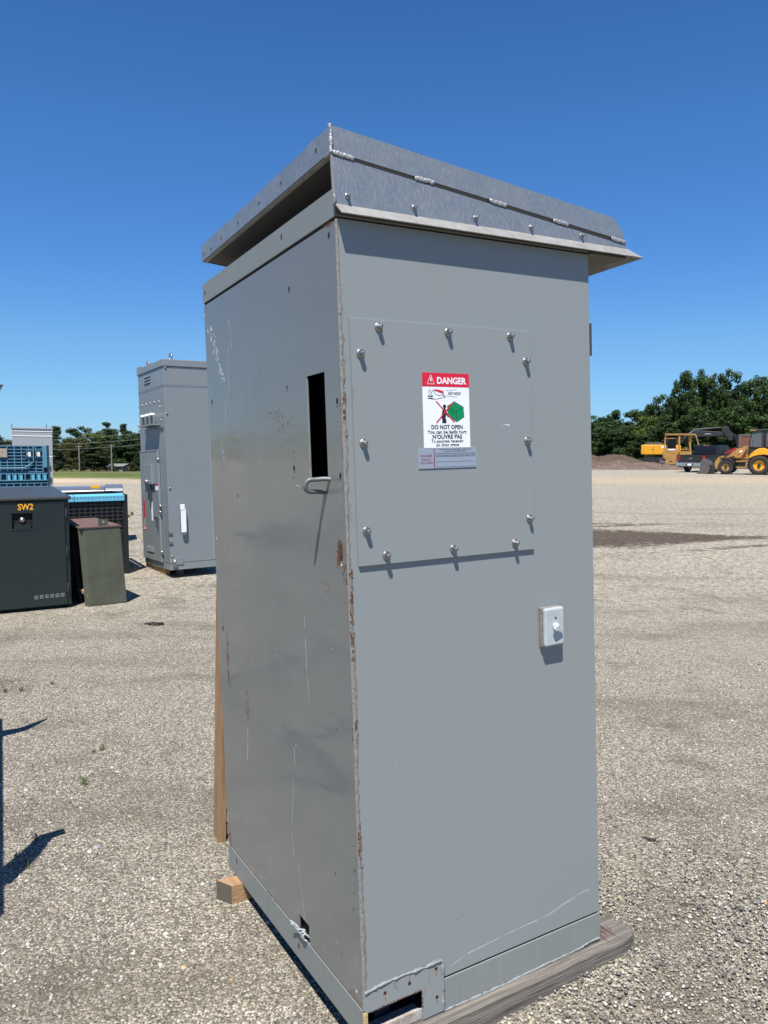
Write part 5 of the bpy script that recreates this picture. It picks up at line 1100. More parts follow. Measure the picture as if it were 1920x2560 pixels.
# shed
ps = dpos(266, 1161, 146); pe_ = dpos(306, 1161, 146); gz0 = float(ground_z(np.array(ps.x), np.array(146.)))
SHW = wood('shed_boards', (.13, .125, .12), (.26, .25, .24), (1, 1, 1)); 
sd = thing('shed', 'small weathered grey shed at the foot of the far left trees', 'shed', (ps.x, 146, gz0)); ws = pe_.x - ps.x; hs = ps.z - gz0
mb = MB(); mb.box((0, 0, -.1), (ws, 3, hs*.72)); mb.build('wall', SHW, sd); mb = MB(); mb.hexa([(-.2, -.3, hs*.7), (ws+.2, -.3, hs*.7), (ws+.2, 3.3, hs), (-.2, 3.3, hs), (-.2, -.3, hs*.76), (ws+.2, -.3, hs*.76), (ws+.2, 3.3, hs*1.06), (-.2, 3.3, hs*1.06)]); mb.build('roof', SHW, sd)
mb = MB(); mb.box((ws*.6, -.02, 0), (ws*.78, 0, hs*.6)); mb.build('door', INNER, sd)
# utility poles and wires
POLE = mat('pole_wood', (.19, .19, .175), .9); WIRE = mat('wire', (.20, .21, .21), .5)
def pole(px, yt, yb_, depth, label, r=.13):
    a = dpos(px, yt, depth); g0 = float(ground_z(np.array(a.x), np.array(float(depth))))
    t = thing('utility_pole', label, 'utility pole', (a.x, depth, g0)); mb = MB(); mb.tube([(0, 0, -.2), (0, 0, a.z-g0)], [r, r*.8], 8); mb.build('post', POLE, t)
    mb = MB(); mb.box((-.6, -.05, a.z-g0-.35), (.6, .05, a.z-g0-.25)); mb.build('crossarm', POLE, t); return Vector((a.x, depth, a.z))
p1 = pole(197, 1112, 0, 135, 'thin utility pole left of the bushy pine'); p2 = pole(278, 1110, 0, 135, 'thin utility pole above the small young spruce')
def wire(a, b, sag, label, nm='overhead_wire', r=.022, grp=None, m=WIRE):
    mb = MB(); P = [Vector(a).lerp(Vector(b), k/14) + Vector((0, 0, -sag*4*(k/14)*(1-k/14))) for k in range(15)]; mb.tube(P, r, 5); o = mb.build(nm, m); tag(o, label, 'wire', grp)
for (ya_, yb_, yc_, lb) in ((1103, 1088, 1082, 'uppermost of three wires crossing the far left trees'), (1112, 1108, 1098, 'middle of three wires crossing the far left trees'), (1125, 1121, 1112, 'lowest of three wires crossing the far left trees')):
    wire(dpos(-20, ya_, 133), dpos(350, yc_, 133), .35, lb, grp='wires at the far left')
pole(1521, 1073, 0, 118, 'grey utility pole rising behind the dirt mound', .10)
for (ya_, yb_, lb) in ((1076, 1084, 'upper wire right of the big cabinet'), (1090, 1097, 'lower wire right of the big cabinet')): wire(dpos(1440, ya_, 117), dpos(1640, yb_+1, 117), .5, lb, r=.02, grp='wires at the right')
def lamp(px, yt, depth, label):
    a = dpos(px, yt, depth); t = thing('lamp_post', label, 'lamp post', (a.x, depth, 0)); mb = MB(); mb.tube([(0, 0, 0), (0, 0, a.z-.6), (-.3, 0, a.z-.15), (-.9, 0, a.z)], [.09, .07, .06, .05], 8); mb.build('pole', WHITE, t)
    mb = MB(); mb.box((-1.5, -.15, a.z-.08), (-.8, .15, a.z+.06)); mb.build('lamp_head', WHITE, t, bevel=.03)
lamp(1521, 1109, 112, 'white curved lamp post behind the dirt mound'); lamp(1616, 1098, 112, 'white lamp head showing above the excavator engine cover')
# ------------------------------------------------------------------ dirt mound
DIRT1 = mat('mound_soil', (.16, .12, .095), .95, noise=(1.2, .9, (.085, .055, .038)), bump=(2.5, 1.0, .25)); DIRT2 = mat('mound_soil_brown', (.105, .075, .045), .95, noise=(.9, .9, (.05, .033, .022)), bump=(1.8, 1.0, .5))
def mound(x0, x1, y0, y1, h, m, name, label, seed):
    g = np.random.default_rng(seed); nx, ny = 150, 46; xs = np.linspace(x0, x1, nx); ys = np.linspace(y0, y1, ny); X, Y = np.meshgrid(xs, ys)
    U = (X-x0)/(x1-x0); V = (Y-y0)/(y1-y0); sh_ = np.clip(np.minimum(U, 1-U)*7, 0, 1)**.6*np.sin(np.pi*np.clip(V, 0, 1))**.7
    Z = sh_*h*(.78 + .14*np.sin(X*.7+seed) + .08*np.sin(X*2.1) + .10*np.sin(X*1.3+Y*.8))
    for k in range(70):
        cx, cy, r = g.uniform(x0, x1), g.uniform(y0, y1), g.uniform(.2, .9); Z += sh_*r*.28*np.exp(-((X-cx)**2+(Y-cy)**2)/r**2)*g.choice([1, 1, -.7])
    Z += sh_*g.normal(size=Z.shape)*.05 - .03
    v = np.stack([X.ravel(), Y.ravel(), Z.ravel()], 1).tolist(); f = [(j*nx+i, j*nx+i+1, (j+1)*nx+i+1, (j+1)*nx+i) for j in range(ny-1) for i in range(nx-1)]
    me = bpy.data.meshes.new(name); me.from_pydata(v, [], f); me.materials.append(m); o = bpy.data.objects.new(name, me); COL.objects.link(o); tag(o, label, 'dirt mound'); return o
mound(9.0, 23.5, 58.5, 66, .62, DIRT1, 'dirt_mound', 'low greyish front mound of soil at the far edge of the yard', 3)
mound(7.0, 24, 66.5, 79, 1.30, DIRT2, 'dirt_mound', 'higher brown clumpy soil mound behind the grey one, left of the excavator', 4)

# ------------------------------------------------------------------ machines
CATY = mat('machine_yellow', (.44, .235, .055), .5, noise=(3, .8, (.24, .14, .05))); EXY = mat('excavator_yellow', (.78, .36, .015), .35, noise=(3, .3, (.65, .30, .02)))
MBLK = mat('machine_black', (.018, .019, .02), .5, noise=(4, .5, (.035, .034, .033))); RUB = mat('rubber', (.022, .021, .02), .85, noise=(8, .6, (.06, .052, .045))); GLS = mat('tinted_glass', (.010, .014, .018), .12, spec=.35)
MGRY = mat('bare_steel', (.13, .12, .115), .6, metal=.3, noise=(6, .7, (.07, .06, .055))); CHR = mat('chrome', (.45, .46, .48), .3, metal=.8); REDM = mat('red_paint', (.30, .02, .02), .4)
def wheel(parent, x, y, z, r, wd, rim, lugs=0, name='wheel', side=-1):
    w_ = bpy.data.objects.new(name, None)
    mb = MB(); T = Matrix.Translation((x, y, z)) @ Matrix.Rotation(rad(90), 4, 'X')
    mb.lathe([(r*.55, -wd/2), (r*.90, -wd/2), (r, -wd*.32), (r, wd*.32), (r*.90, wd/2), (r*.55, wd/2), (r*.55, -wd/2)], 28, T, cap=False)
    for k in range(lugs):
        a = 2*math.pi*k/lugs; R_m = T @ Matrix.Rotation(a, 4, 'Z')
        mb.box((r*.86, -r*.05, -wd*.5), (r*1.06, r*.05, 0), 0, R_m @ Matrix.Rotation(.0, 4, 'Z')); mb.box((r*.86, r*.08, 0), (r*1.06, r*.18, wd*.5), 0, R_m)
    o = mb.build(name, RUB, parent)
    mb = MB(); mb.lathe([(r*.10, -wd*.30), (r*.42, -wd*.28), (r*.56, -wd*.48), (r*.58, wd*.48), (r*.42, wd*.28), (r*.10, wd*.30)], 20, T); mb.lathe([(r*.16, -wd*.42), (r*.18, wd*.42)], 12, T, 1)
    mb.build('rim', [rim, MBLK], o); return o
# --- backhoe loader (side on, front to the left)
pb = gpos(1813.6, 1186); k = pb.y/F*.2049
bh = thing('backhoe_loader', 'yellow and black backhoe loader with glazed cab, parked side-on at the right edge', 'backhoe', yawM(Vector((pb.x, pb.y, 0)), rad(-31)))
X = lambda a: (a-1140)*k*1.02
Zf = lambda a: (712-a)*k
def prof(pts): return [(X(a), Zf(b)) for a, b in pts]
wheel(bh, X(1137), .25, Zf(622), 86*k, .36, CATY, 14, 'front_wheel'); wheel(bh, X(1137), 2.0, Zf(622), 86*k, .36, CATY, 14, 'front_wheel')
wheel(bh, X(1500), .15, Zf(598), 118*k, .50, EXY, 20, 'rear_wheel'); wheel(bh, X(1500), 2.0, Zf(598), 118*k, .50, EXY, 20, 'rear_wheel')
mb = MB(); mb.ext(prof([(1075,520),(1200,530),(1390,540),(1640,545),(1660,600),(1560,640),(1250,620),(1080,600)]), .55, 1.7); mb.ext(prof([(1110,560),(1160,560),(1160,650),(1110,650)]), .3, 1.9); mb.build('chassis', MBLK, bh)
mb = MB(); mb.ext(prof([(1150,480),(1240,400),(1385,385),(1395,520),(1160,530)]), .5, 1.6); hood = mb.build('engine_hood', CATY, bh, bevel=.03)
mb = MB(); mb.ext(prof([(1240,430),(1330,395),(1330,420),(1250,470)]), .47, .495); mb.build('hood_grille', MBLK, hood)
mb = MB(); mb.ext(prof([(1068,520),(1100,505),(1180,512),(1230,560),(1235,600),(1215,575),(1170,535),(1100,530)]), .05, .48); mb.build('front_fender', MBLK, bh)
mb = MB(); mb.ext(prof([(1245,545),(1385,540),(1385,556),(1245,560)]), .1, .6); mb.ext(prof([(1245,618),(1370,618),(1370,632),(1245,630)]), .1, .6, 0); mb.ext(prof([(1355,556),(1380,556),(1372,620),(1350,620)]), .12, .5); mb.build('step', CATY, bh)
mb = MB(); mb.ext(prof([(1255,560),(1350,558),(1350,618),(1255,618)]), .2, .6); mb.build('fuel_tank', MBLK, bh)
fa = [(1382,520),(1405,465),(1450,420),(1500,393),(1545,392),(1600,415),(1640,440),(1642,488),(1600,478),(1540,470),(1480,478),(1430,495)]
mb = MB(); mb.ext(prof(fa), -.12, .45); mb.build('rear_fender', EXY, bh, bevel=.03); mb = MB(); mb.ext(prof(fa), 1.75, 2.3); mb.build('rear_fender', EXY, bh)
mb = MB(); mb.ext(prof([(1385,525),(1392,500),(1440,470),(1520,455),(1620,470),(1650,520),(1660,545),(1385,545)]), .46, 1.74); mb.ext(prof([(1378,380),(1660,380),(1700,430),(1640,430),(1500,410),(1400,470),(1380,520)]), .4, 1.8); mb.build('cab_base', MBLK, bh)
mb = MB(); mb.ext(prof([(1388,170),(1700,160),(1710,180),(1700,186),(1392,186)]), .25, 1.95); cr_ = mb.build('cab_roof', MBLK, bh, bevel=.03); mb = MB(); mb.ext(prof([(1384,172),(1450,170),(1450,182),(1386,186)]), .22, 1.98); mb.build('roof_visor', CATY, cr_)
mb = MB()
for a, b in (((1405,186),(1378,380)), ((1522,186),(1518,380)), ((1552,186),(1556,380)), ((1700,186),(1705,380))):
    for y in (.3, 1.86): mb.hexa([(X(b[0]-6), y, Zf(b[1])), (X(b[0]+8), y, Zf(b[1])), (X(b[0]+8), y+.07, Zf(b[1])), (X(b[0]-6), y+.07, Zf(b[1])), (X(a[0]-6), y, Zf(a[1])), (X(a[0]+8), y, Zf(a[1])), (X(a[0]+8), y+.07, Zf(a[1])), (X(a[0]-6), y+.07, Zf(a[1]))])
mb.build('cab_frame', MBLK, bh)
GL2 = bpy.data.materials.new('clear_glass'); GL2.use_nodes = True; b_ = GL2.node_tree.nodes['Principled BSDF']; b_.inputs['Base Color'].default_value = (.55, .68, .72, 1); b_.inputs['Roughness'].default_value = .02; b_.inputs['Transmission Weight'].default_value = .9; b_.inputs['IOR'].default_value = 1.05
for pr_ in ([(1410,190),(1516,190),(1512,372),(1384,376)], [(1560,190),(1698,190),(1700,376),(1562,376)]):
    for y in (.325, 1.88): mb = MB(); mb.ext(prof(pr_), y, y+.012); mb.build('side_window', GL2, bh)
mb = MB(); mb.ext(prof([(1560,300),(1610,300),(1625,360),(1560,380)]), .8, 1.3); mb.ext(prof([(1590,230),(1620,230),(1625,300),(1600,300)]), .8, 1.3, 1); mb.build('operator_seat', [MBLK, mat('seat_grey', (.35, .42, .5), .7)], bh, bevel=.03)
mb = MB()
for y in (.28, 1.75):
    mb.ext(prof([(1010,560),(1050,500),(1075,505),(1060,560),(1052,640),(1025,650),(1008,620)]), y, y+.12)
    mb.ext(prof([(1050,500),(1120,480),(1240,440),(1330,365),(1362,360),(1362,395),(1290,460),(1180,500),(1070,520)]), y, y+.12)
    mb.ext(prof([(1235,395),(1275,400),(1262,500),(1228,505)]), y-.02, y+.0)
    mb.ext(prof([(1290,440),(1350,375),(1365,385),(1300,500),(1250,515)]), y-.04, y-.02)
mb.build('loader_arm', CATY, bh)
mb = MB(); mb.tube([(X(1125), .22, Zf(462)), (X(1205), .22, Zf(405))], .055, 8); mb.tube([(X(1125), 1.9, Zf(462)), (X(1205), 1.9, Zf(405))], .055, 8); mb.tube([(X(1200), .22, Zf(410)), (X(1240), .22, Zf(395))], .04, 8); mb.build('lift_cylinder', REDM, bh)
mb = MB(); mb.tube([(X(1040), .35, Zf(520)), (X(1120), .35, Zf(480))], .035, 8); mb.ext(prof([(1280,425),(1310,415),(1305,440),(1275,450)]), .22, .235, 1); mb.build('hydraulics', [MBLK, WHITE], bh)
mb = MB(); 
for y0_, y1_ in ((-.05, .0), (2.25, 2.3)): mb.ext(prof([(815,706),(850,660),(862,560),(870,530),(900,545),(935,600),(960,650),(950,690),(925,706)]), y0_, y1_)
mb.ext(prof([(862,535),(880,528),(905,545),(940,600),(962,655),(950,640),(925,590),(895,553)]), 0, 2.25); mb.ext(prof([(815,706),(925,706),(955,690),(965,655),(950,655),(935,685),(910,694),(830,698)]), 0, 2.25)
mb.build('loader_bucket', MGRY, bh)
mb = MB(); mb.ext(prof([(955,600),(1012,590),(1020,640),(1000,700),(945,700)]), .3, 1.9); mb.ext(prof([(905,530),(1050,528),(1050,540),(905,540)]), .6, .66); mb.build('quick_coupler', MBLK, bh)
# boom at the rear, cut by the frame
mb = MB(); mb.ext(prof([(1700,540),(1780,560),(1800,660),(1760,700),(1700,620)]), .7, 1.5); mb.ext(prof([(1640,380),(1690,370),(1740,420),(1860,150),(1900,160),(1770,560),(1700,560)]), 1.0, 1.25); mb.build('backhoe_boom', CATY, bh)
# --- pickup
pp = gpos(1582+.2049*535, 1180); yt = rad(-47)
pk = thing('pickup_truck', 'black crew-cab pickup seen from behind, between the bulldozer and the backhoe', 'pickup', yawM(Vector((pp.x, pp.y, 0)), yt))
PBK = mat('black_car_paint', (.006, .006, .008), .35, spec=.3, coat=.15, noise=(4, .3, (.02, .02, .022))); PBK2 = mat('tailgate_paint', (.018, .018, .017), .35, noise=(6, .4, (.035, .033, .03)))
# local: x across (0..2.0), y forward
mb = MB(); bodyp = [(0,.62),(0,1.15),(2.05,1.17),(2.15,1.20),(5.0,1.15),(5.75,1.02),(5.85,.6),(5.2,.55),(.6,.55)]
mb.ext(bodyp, .06, 1.94, ax='x'); bd = mb.build('body', PBK, pk, bevel=.05)
mb = MB(); mb.ext([(1.95,1.16),(2.10,1.75),(2.3,1.86),(3.7,1.86),(4.0,1.78),(4.55,1.18)], .16, 1.84, ax='x'); cabp = mb.build('cab', PBK, pk, bevel=.06)
mb = MB(); mb.hexa([(.30,1.985,1.25),(1.70,1.985,1.25),(1.70,1.99,1.25),(.30,1.99,1.25),(.36,2.085,1.72),(1.64,2.085,1.72),(1.64,2.09,1.72),(.36,2.09,1.72)]); mb.build('rear_window', GLS, cabp)
for p_ in ([(2.25,1.25),(2.38,1.74),(3.0,1.76),(3.0,1.25)], [(3.08,1.25),(3.08,1.76),(3.75,1.74),(4.25,1.25)]):
    for x_ in (.145, 1.845): mb = MB(); mb.ext(p_, x_, x_+.01, ax='x'); mb.build('side_window', GLS, cabp)
mb = MB(); mb.box((.82, 2.15, 1.80), (1.18, 2.25, 1.845)); mb.build('brake_light', mat('third_lamp', (.45, .12, .1), .3), cabp)
mb = MB(); mb.box((.20, -.05, .68), (1.80, .0, 1.17)); tg = mb.build('tailgate', PBK2, pk, bevel=.02)
mb = MB(); mb.poly([(.88, -.055, .95), (.94, -.055, .91), (.97, -.055, .925), (1.03, -.055, .925), (1.06, -.055, .91), (1.12, -.055, .95), (1.06, -.055, .985), (1.03, -.055, .965), (.97, -.055, .965), (.94, -.055, .985)]); mb.build('emblem', CHR, tg)
mb = MB(); mb.box((.92, -.056, 1.06), (1.08, -.052, 1.10)); mb.build('tailgate_handle', MBLK, tg)
for x_ in (.05, 1.80): mb = MB(); mb.box((x_, -.055, .78), (x_+.15, .05, 1.15)); mb.build('tail_light', mat('tail_red', (.35, .012, .015), .25), pk, bevel=.02)
mb = MB(); mb.box((.0, -.22, .42), (2.0, -.02, .66)); mb.box((.75, -.225, .46), (1.25, -.2201, .60), 2); bp_ = mb.build('rear_bumper', [CHR, MBLK, MBLK], pk, bevel=.02)
mb = MB(); mb.box((.85, -.230, .465), (1.15, -.2255, .595)); mb.build('number_plate', WHITE, bp_)
mb = MB(); mb.box((-.02, .02, 1.14), (.10, 2.0, 1.19)); mb.box((1.90, .02, 1.14), (2.02, 2.0, 1.19)); mb.build('bed_rail', PBK, pk)
for yy in (1.15, 4.75):
    for xx in (.22, 1.78):
        mbw = wheel(pk, 0, 0, 0, .40, .27, CHR, 0); mbw.matrix_local = Matrix.Translation((xx, yy, .40)) @ Matrix.Rotation(rad(90), 4, 'Z')
# --- bulldozer from behind
pd = gpos(1580+.2049*338, 1173); kd = pd.y/F*.2049
dz = thing('bulldozer', 'old yellow crawler tractor with open roll cage, parked left of the pickup', 'bulldozer', yawM(Vector((pd.x, pd.y, 0)), rad(-19)))
Xd = lambda a: (a-338)*kd
Zd = lambda a: (648-a)*kd
def profd(p): return [(Xd(a), Zd(b)) for a, b in p]
for a in (338, 520):
    mb = MB(); w_ = 62; ys = [(0,.18),(.12,.02),(.5,0),(2.6,0),(3.0,.05),(3.2,.3),(3.05,.62),(2.6,.72),(.5,.72),(.1,.6),(0,.4)]
    mb.ext(ys, Xd(a), Xd(a+w_), ax='x')
    for j in range(18): y = .15 + j*.165; mb.box((Xd(a)-.01, y, -.02), (Xd(a+w_)+.01, y+.04, .02)); mb.box((Xd(a)-.01, y, .70), (Xd(a+w_)+.01, y+.04, .76))
    for z in (.12, .28, .44, .6): mb.box((Xd(a)-.01, -.04, z), (Xd(a+w_)+.01, .02, z+.05))
    mb.build('track', MGRY, dz)
mb = MB(); mb.ext(profd([(398,588),(520,592),(528,510),(548,400),(388,398),(362,460),(372,520),(400,530)]), .1, 1.2); mb.ext(profd([(400,560),(520,560),(520,440),(400,440)]), 1.2, 3.1); bdz = mb.build('body', CATY, dz, bevel=.03)
mb = MB(); mb.ext(profd([(372,455),(398,455),(400,520),(380,520)]), .04, .1); mb.ext(profd([(430,402),(505,402),(505,418),(430,418)]), .09, .098, 1); mb.ext(profd([(445,545),(480,545),(480,556),(445,556)]), .09, .098, 2); mb.ext(profd([(430,428),(440,428),(440,440),(430,440)]), .08, .098, 2); mb.build('rear_fittings', [CATY, WHITE, MBLK], bdz)
mb = MB()
def post(a, b, y0_, y1_, w_=8): mb.hexa([(Xd(a[0]-w_), y0_, Zd(a[1])), (Xd(a[0]+w_), y0_, Zd(a[1])), (Xd(a[0]+w_), y0_+.12, Zd(a[1])), (Xd(a[0]-w_), y0_+.12, Zd(a[1])), (Xd(b[0]-w_), y1_, Zd(b[1])), (Xd(b[0]+w_), y1_, Zd(b[1])), (Xd(b[0]+w_), y1_+.12, Zd(b[1])), (Xd(b[0]-w_), y1_+.12, Zd(b[1]))])
post((385,405),(396,232), .3, .3, 8); post((552,440),(552,232), .3, .3, 11); post((688,440),(660,232), .5, .5, 10); post((690,400),(690,232), 1.9, 1.9, 7); post((410,400),(430,260), 1.9, 1.9, 6)
mb.box((Xd(385), .25, Zd(236)), (Xd(690), .45, Zd(222))); mb.box((Xd(385), .25, Zd(238)), (Xd(405), 2.1, Zd(224))); mb.box((Xd(540), .25, Zd(238)), (Xd(560), 2.1, Zd(224))); mb.box((Xd(675), .25, Zd(238)), (Xd(695), 2.1, Zd(224))); mb.box((Xd(400), 1.9, Zd(238)), (Xd(690), 2.1, Zd(224)))
mb.box((Xd(405), .3, Zd(278)), (Xd(492), .38, Zd(270)))
P = [(Xd(690), .6, Zd(232)), (Xd(722), .6, Zd(228)), (Xd(742), .6, Zd(250)), (Xd(760), .6, Zd(310)), (Xd(768), .6, Zd(345)), (Xd(752), .6, Zd(390))]; mb.tube(smooth(P), .05, 8)
mb.build('roll_cage', CATY, dz)
mb = MB(); mb.hexa([(Xd(388), .24, Zd(222)+.002), (Xd(695), .24, Zd(222)+.002), (Xd(695), 2.12, Zd(222)+.002), (Xd(388), 2.12, Zd(222)+.002), (Xd(388), .24, Zd(222)+.05), (Xd(695), .24, Zd(222)+.05), (Xd(695), 2.12, Zd(222)+.05), (Xd(388), 2.12, Zd(222)+.05)]); mb.build('canopy', mat('faded_rust_roof', (.30, .17, .08), .7), dz)
mb = MB(); mb.box((Xd(430), .8, Zd(400)), (Xd(520), 1.3, Zd(360))); mb.box((Xd(430), .75, Zd(360)), (Xd(520), .9, Zd(285))); mb.box((Xd(420), 1.2, Zd(400)), (Xd(455), 1.4, Zd(330)), 1); mb.build('seat', [MBLK, MGRY], dz, bevel=.03)
mb = MB(); mb.box((Xd(560), .5, Zd(560)), (Xd(700), 3.0, Zd(430))); mb.build('side_body', CATY, dz)
mb = MB(); 
for a in (575, 600, 630, 655): mb.box((Xd(a), .7, Zd(430)), (Xd(a+10), .8, Zd(random.choice([375, 395, 385]))))
mb.box((Xd(570), .6, Zd(412)), (Xd(680), .7, Zd(404))); mb.tube([(Xd(720), .8, Zd(440)), (Xd(745), .8, Zd(400)), (Xd(752), .8, Zd(385))], .06, 7); mb.build('levers', CATY, dz)
# --- excavator
de = 70.0; ke = de/F*.2049; pe0 = dpos(1580+.2049*105, 1150, de)
ex = thing('excavator', 'yellow tracked excavator with long black boom raised over the pickup', 'excavator', yawM(Vector((pe0.x, de, 0)), rad(-19)))
Xe = lambda a: (a-105)*ke
Ze = lambda b: CAMZ - ((1040 + b*.2049) - 1120)/F*de
def profe(p): return [(Xe(a), Ze(b)) for a, b in p]
mb = MB(); mb.ext(profe([(108,362),(118,352),(372,352),(560,360),(560,470),(120,472),(106,455)]), 0, 2.6); hs_ = mb.build('counterweight', EXY, ex, bevel=.08)
mb = MB(); mb.ext(profe([(252,356),(255,356),(255,468),(252,468)]), -.006, -.001); mb.ext(profe([(138,356),(140,356),(140,468),(138,468)]), -.006, -.001); mb.ext(profe([(228,403),(243,403),(243,414),(228,414)]), -.01, -.001); mb.build('panel_gap', MBLK, hs_)
mb = MB(); mb.ext(profe([(150,330),(205,326),(240,322),(345,322),(350,352),(150,352)]), .3, 2.2); mb.ext(profe([(338,368),(395,368),(395,390),(338,390)]), -.01, .0, 1); mb.build('engine_cover', [MGRY, WHITE], ex, bevel=.03)
mb = MB(); mb.ext(profe([(400,300),(420,268),(520,268),(530,300),(530,400),(400,400)]), 1.4, 2.6); cb = mb.build('cab', MBLK, ex, bevel=.04)
mb = MB(); mb.ext(profe([(412,300),(425,280),(510,280),(515,370),(412,370)]), 1.38, 1.395); mb.build('cab_window', GLS, cb)
zt_ = Ze(478); mb = MB()
for y in (-.1, 2.1): mb.ext([(Xe(128), .45), (Xe(150), .85), (Xe(600), .85), (Xe(640), .45), (Xe(600), .02), (Xe(160), .02)], y, y+.6)
mb.ext([(Xe(250), .8), (Xe(500), .8), (Xe(500), zt_), (Xe(250), zt_)], .5, 2.0); mb.build('track', MBLK, ex)
BM = mat('boom_charcoal', (.022, .023, .023), .5, noise=(3, .6, (.045, .045, .045)))
mb = MB(); mb.ext(profe([(560,330),(600,240),(690,175),(760,180),(1030,200),(1060,215),(1050,240),(1000,246),(760,258),(700,262),(650,290),(590,345)]), 1.0, 1.5); bm = mb.build('boom', BM, ex, bevel=.03)
mb = MB(); mb.ext(profe([(1008,142),(1075,130),(1150,250),(1140,290),(1100,306),(1072,262),(1040,215),(1015,190)]), .95, 1.55); mb.ext(profe([(1120,262),(1150,250),(1250,385),(1240,420),(1220,400)]), 1.1, 1.4); st = mb.build('stick', BM, ex, bevel=.02)
mb = MB(); mb.tube([(Xe(560), .9, Ze(330)), (Xe(640), .9, Ze(235))], .09, 8); mb.tube([(Xe(640), .9, Ze(235)), (Xe(700), .9, Ze(180))], .06, 8, 1); mb.build('boom_cylinder', [BM, CHR], ex)
mb = MB(); mb.tube([(Xe(700), 1.25, Ze(172)), (Xe(900), 1.25, Ze(155))], .10, 8); mb.tube([(Xe(900), 1.25, Ze(155)), (Xe(1015), 1.25, Ze(146))], .06, 8, 0); mb.build('stick_cylinder', BM, ex)
mb = MB(); mb.tube([(Xe(1145), .9, Ze(232)), (Xe(1225), .9, Ze(315))], .09, 8); mb.tube([(Xe(1225), .9, Ze(315)), (Xe(1285), .9, Ze(380))], .055, 8, 1); mb.build('bucket_cylinder', [BM, MGRY], ex)
mb = MB(); 
for i in range(8): a = 828 + i*9; b = 222 - 8*math.sin(math.pi*(i+.5)/8); mb.box((Xe(a), .99, Ze(b+10)), (Xe(a+6), .998, Ze(b)))
mb.build('boom_marking', mat('marking_white', (.5, .5, .48), .5), bm)
mb = MB(); mb.ext(profe([(1225,400),(1310,390),(1340,470),(1290,560),(1215,520)]), .8, 1.7); mb.build('bucket', MGRY, ex)
# --- rusty container behind backhoe
pc = dpos(1580+.2049*1308, 1086, 62); pc2 = dpos(1580+.2049*1640, 1086, 62)
RC_ = mat('rusty_container', (.20, .075, .05), .85, noise=(1.5, .8, (.10, .06, .05))); ct = thing('shipping_container', 'rust-red container showing behind and through the backhoe cab', 'container', yawM(Vector((pc.x, 62, 0)), rad(-20)))
mb = MB(); wC = pc2.x - pc.x; mb.box((0, 0, .1), (wC, 2.4, pc.z)); 
for i in range(14): x = .1 + i*wC/14; mb.box((x, -.04, .25), (x+.12, -.001, pc.z-.15))
mb.build('shell', RC_, ct); mb = MB(); mb.box((-.02, -.06, pc.z-.14), (wC+.02, .0, pc.z+.02)); mb.box((.0, .1, 0), (wC, .3, .1)); mb.box((-.03, -.07, 0), (.10, .04, pc.z)); mb.build('frame', MGRY, ct)

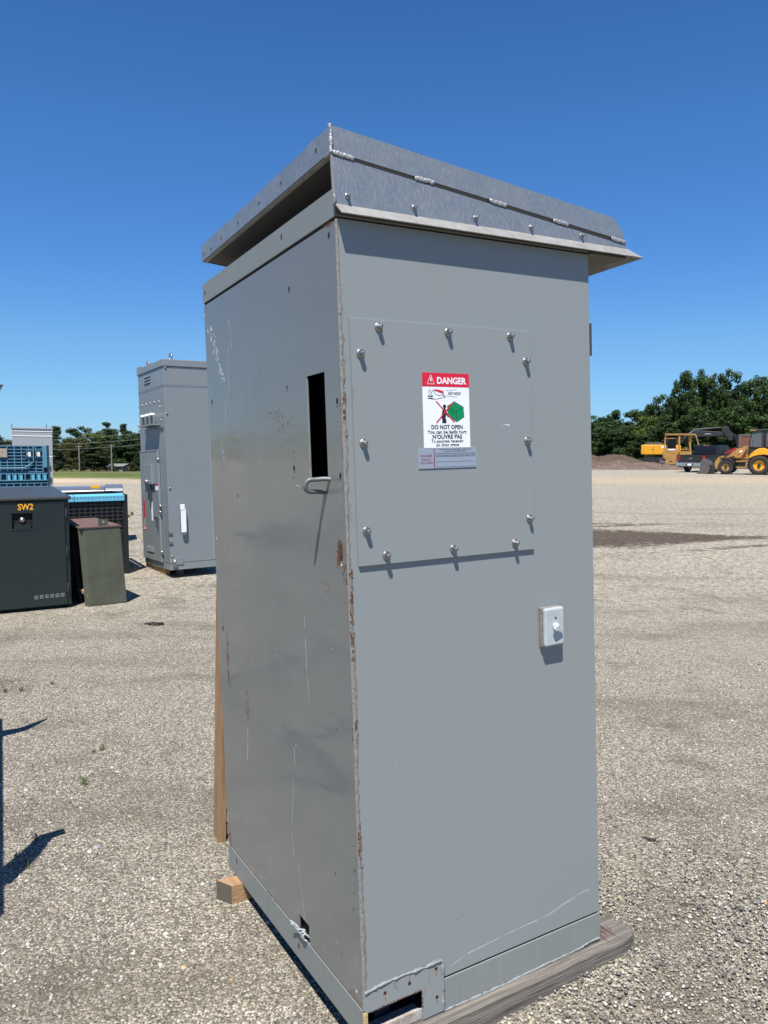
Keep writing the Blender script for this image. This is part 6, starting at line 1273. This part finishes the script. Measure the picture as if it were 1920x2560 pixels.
# ------------------------------------------------------------------ weeds, sticks
GR = mat('weed_green', (.085, .115, .04), .7)
def tuft(px, py, n, h, label, i):
    g = gpos(px, py); mb = MB()
    for j in range(n):
        a = random.random()*6.28; l = h*random.uniform(.5, 1.1); dx, dy = math.cos(a)*l*.5, math.sin(a)*l*.5; bx, by = random.gauss(0, h*.15), random.gauss(0, h*.15); w0 = .0022
        mb.raw([(bx-w0, by, 0), (bx+w0, by, 0), (bx+dx*.5+w0, by+dy*.5, l*.7), (bx+dx*.5-w0, by+dy*.5, l*.7), (bx+dx, by+dy, l)], [(0,1,2,3), (3,2,4)], 0)
    o = mb.build('weed_tuft', GR, loc=g); tag(o, label, 'weed', 'weeds in the gravel')
for i, (a, b, n, h, lb) in enumerate([(213, 1962, 9, .05, 'small green weed sprout standing alone in the gravel at lower left'), (255, 1876, 8, .045, 'green sprout above and right of the lone weed'), (233, 1882, 5, .03, 'tiny sprout beside the upper weed'),
                                      (68, 2168, 8, .04, 'sprout at the tip of the lower shadow arm'), (92, 2102, 7, .04, 'grass blades inside the lower shadow arm'), (14, 1732, 14, .04, 'weeds at the left edge in the gravel'), (55, 1728, 12, .04, 'weeds near the left edge under the SW2 box'), (40, 2145, 6, .03, 'few blades left of the lower shadow arm'),
                                      (130, 1712, 8, .03, 'thin grass patch below the SW2 box'), (330, 1288, 60, .10, 'grass clump between the black container and the grey cabinet'), (322, 1293, 50, .08, 'second grass clump beside the black container')]): tuft(a, b, n, h, lb, i)
for px, py, r, lb in [(240, 2122, .014, 'larger pale stone in the wheel rut at lower left'), (223, 2131, .008, 'small white stone beside the larger pale one'), (325, 2043, .010, 'orange-tan pebble in the lower left gravel')]:
    g = gpos(px, py); mb = MB(); mb.lathe([(r*.5, 0), (r, r*.3), (r*.85, r*.65), (r*.3, r*.85)], 8, Matrix.Rotation(.3, 4, 'Y'), smooth=False); o = mb.build('pebble', TAN if 'tan' in lb else WHITE if 'white' in lb else GREYLITE, loc=g); tag(o, lb, 'stone')
g = gpos(379, 1562); mb = MB()
for i in range(7): mb.tube([(random.gauss(0, .05), random.gauss(0, .04), .008), (random.gauss(.03, .05), random.gauss(0, .04), .02), (random.gauss(.08, .03), random.gauss(0, .04), .006)], .006, 5)
tag(mb.build('twig_litter', mat('dark_twig', (.05, .04, .035), .9), loc=g), 'dark scrap of twigs on the gravel below the olive cover', 'twigs')
g = gpos(1618, 2140); g.z = float(ground_bump(g.x, g.y)); mb = MB()
for i in range(5): mb.tube([(random.gauss(0, .012), random.gauss(0, .012), .004), (random.gauss(.01, .012), random.gauss(0, .012), .008), (random.gauss(.02, .012), random.gauss(0, .012), .003)], .0026, 5)
tag(mb.build('twig_litter', bpy.data.materials['dark_twig'], loc=g), 'small dark scrap of twigs on the gravel right of the timber end', 'twigs')
g = gpos(1560, 1815); mb = MB(); mb.hexa([(0, 0, 0), (.012, .004, 0), (.03, .05, .002), (.02, .055, .002), (0, 0, .004), (.012, .004, .004), (.03, .05, .006), (.02, .055, .006)]); tag(mb.build('leaf', mat('dry_leaf', (.24, .15, .10), .8), loc=g), 'dry brown leaf on the gravel at right of the big cabinet', 'leaf')
g = gpos(1850, 2412); mb = MB(); mb.tube([(0, 0, .006), (.05, .012, .01), (.10, .02, .006)], .003, 6); tag(mb.build('twig', mat('twig_red', (.12, .05, .04), .8), loc=g), 'thin reddish twig on the gravel at lower right', 'twig')
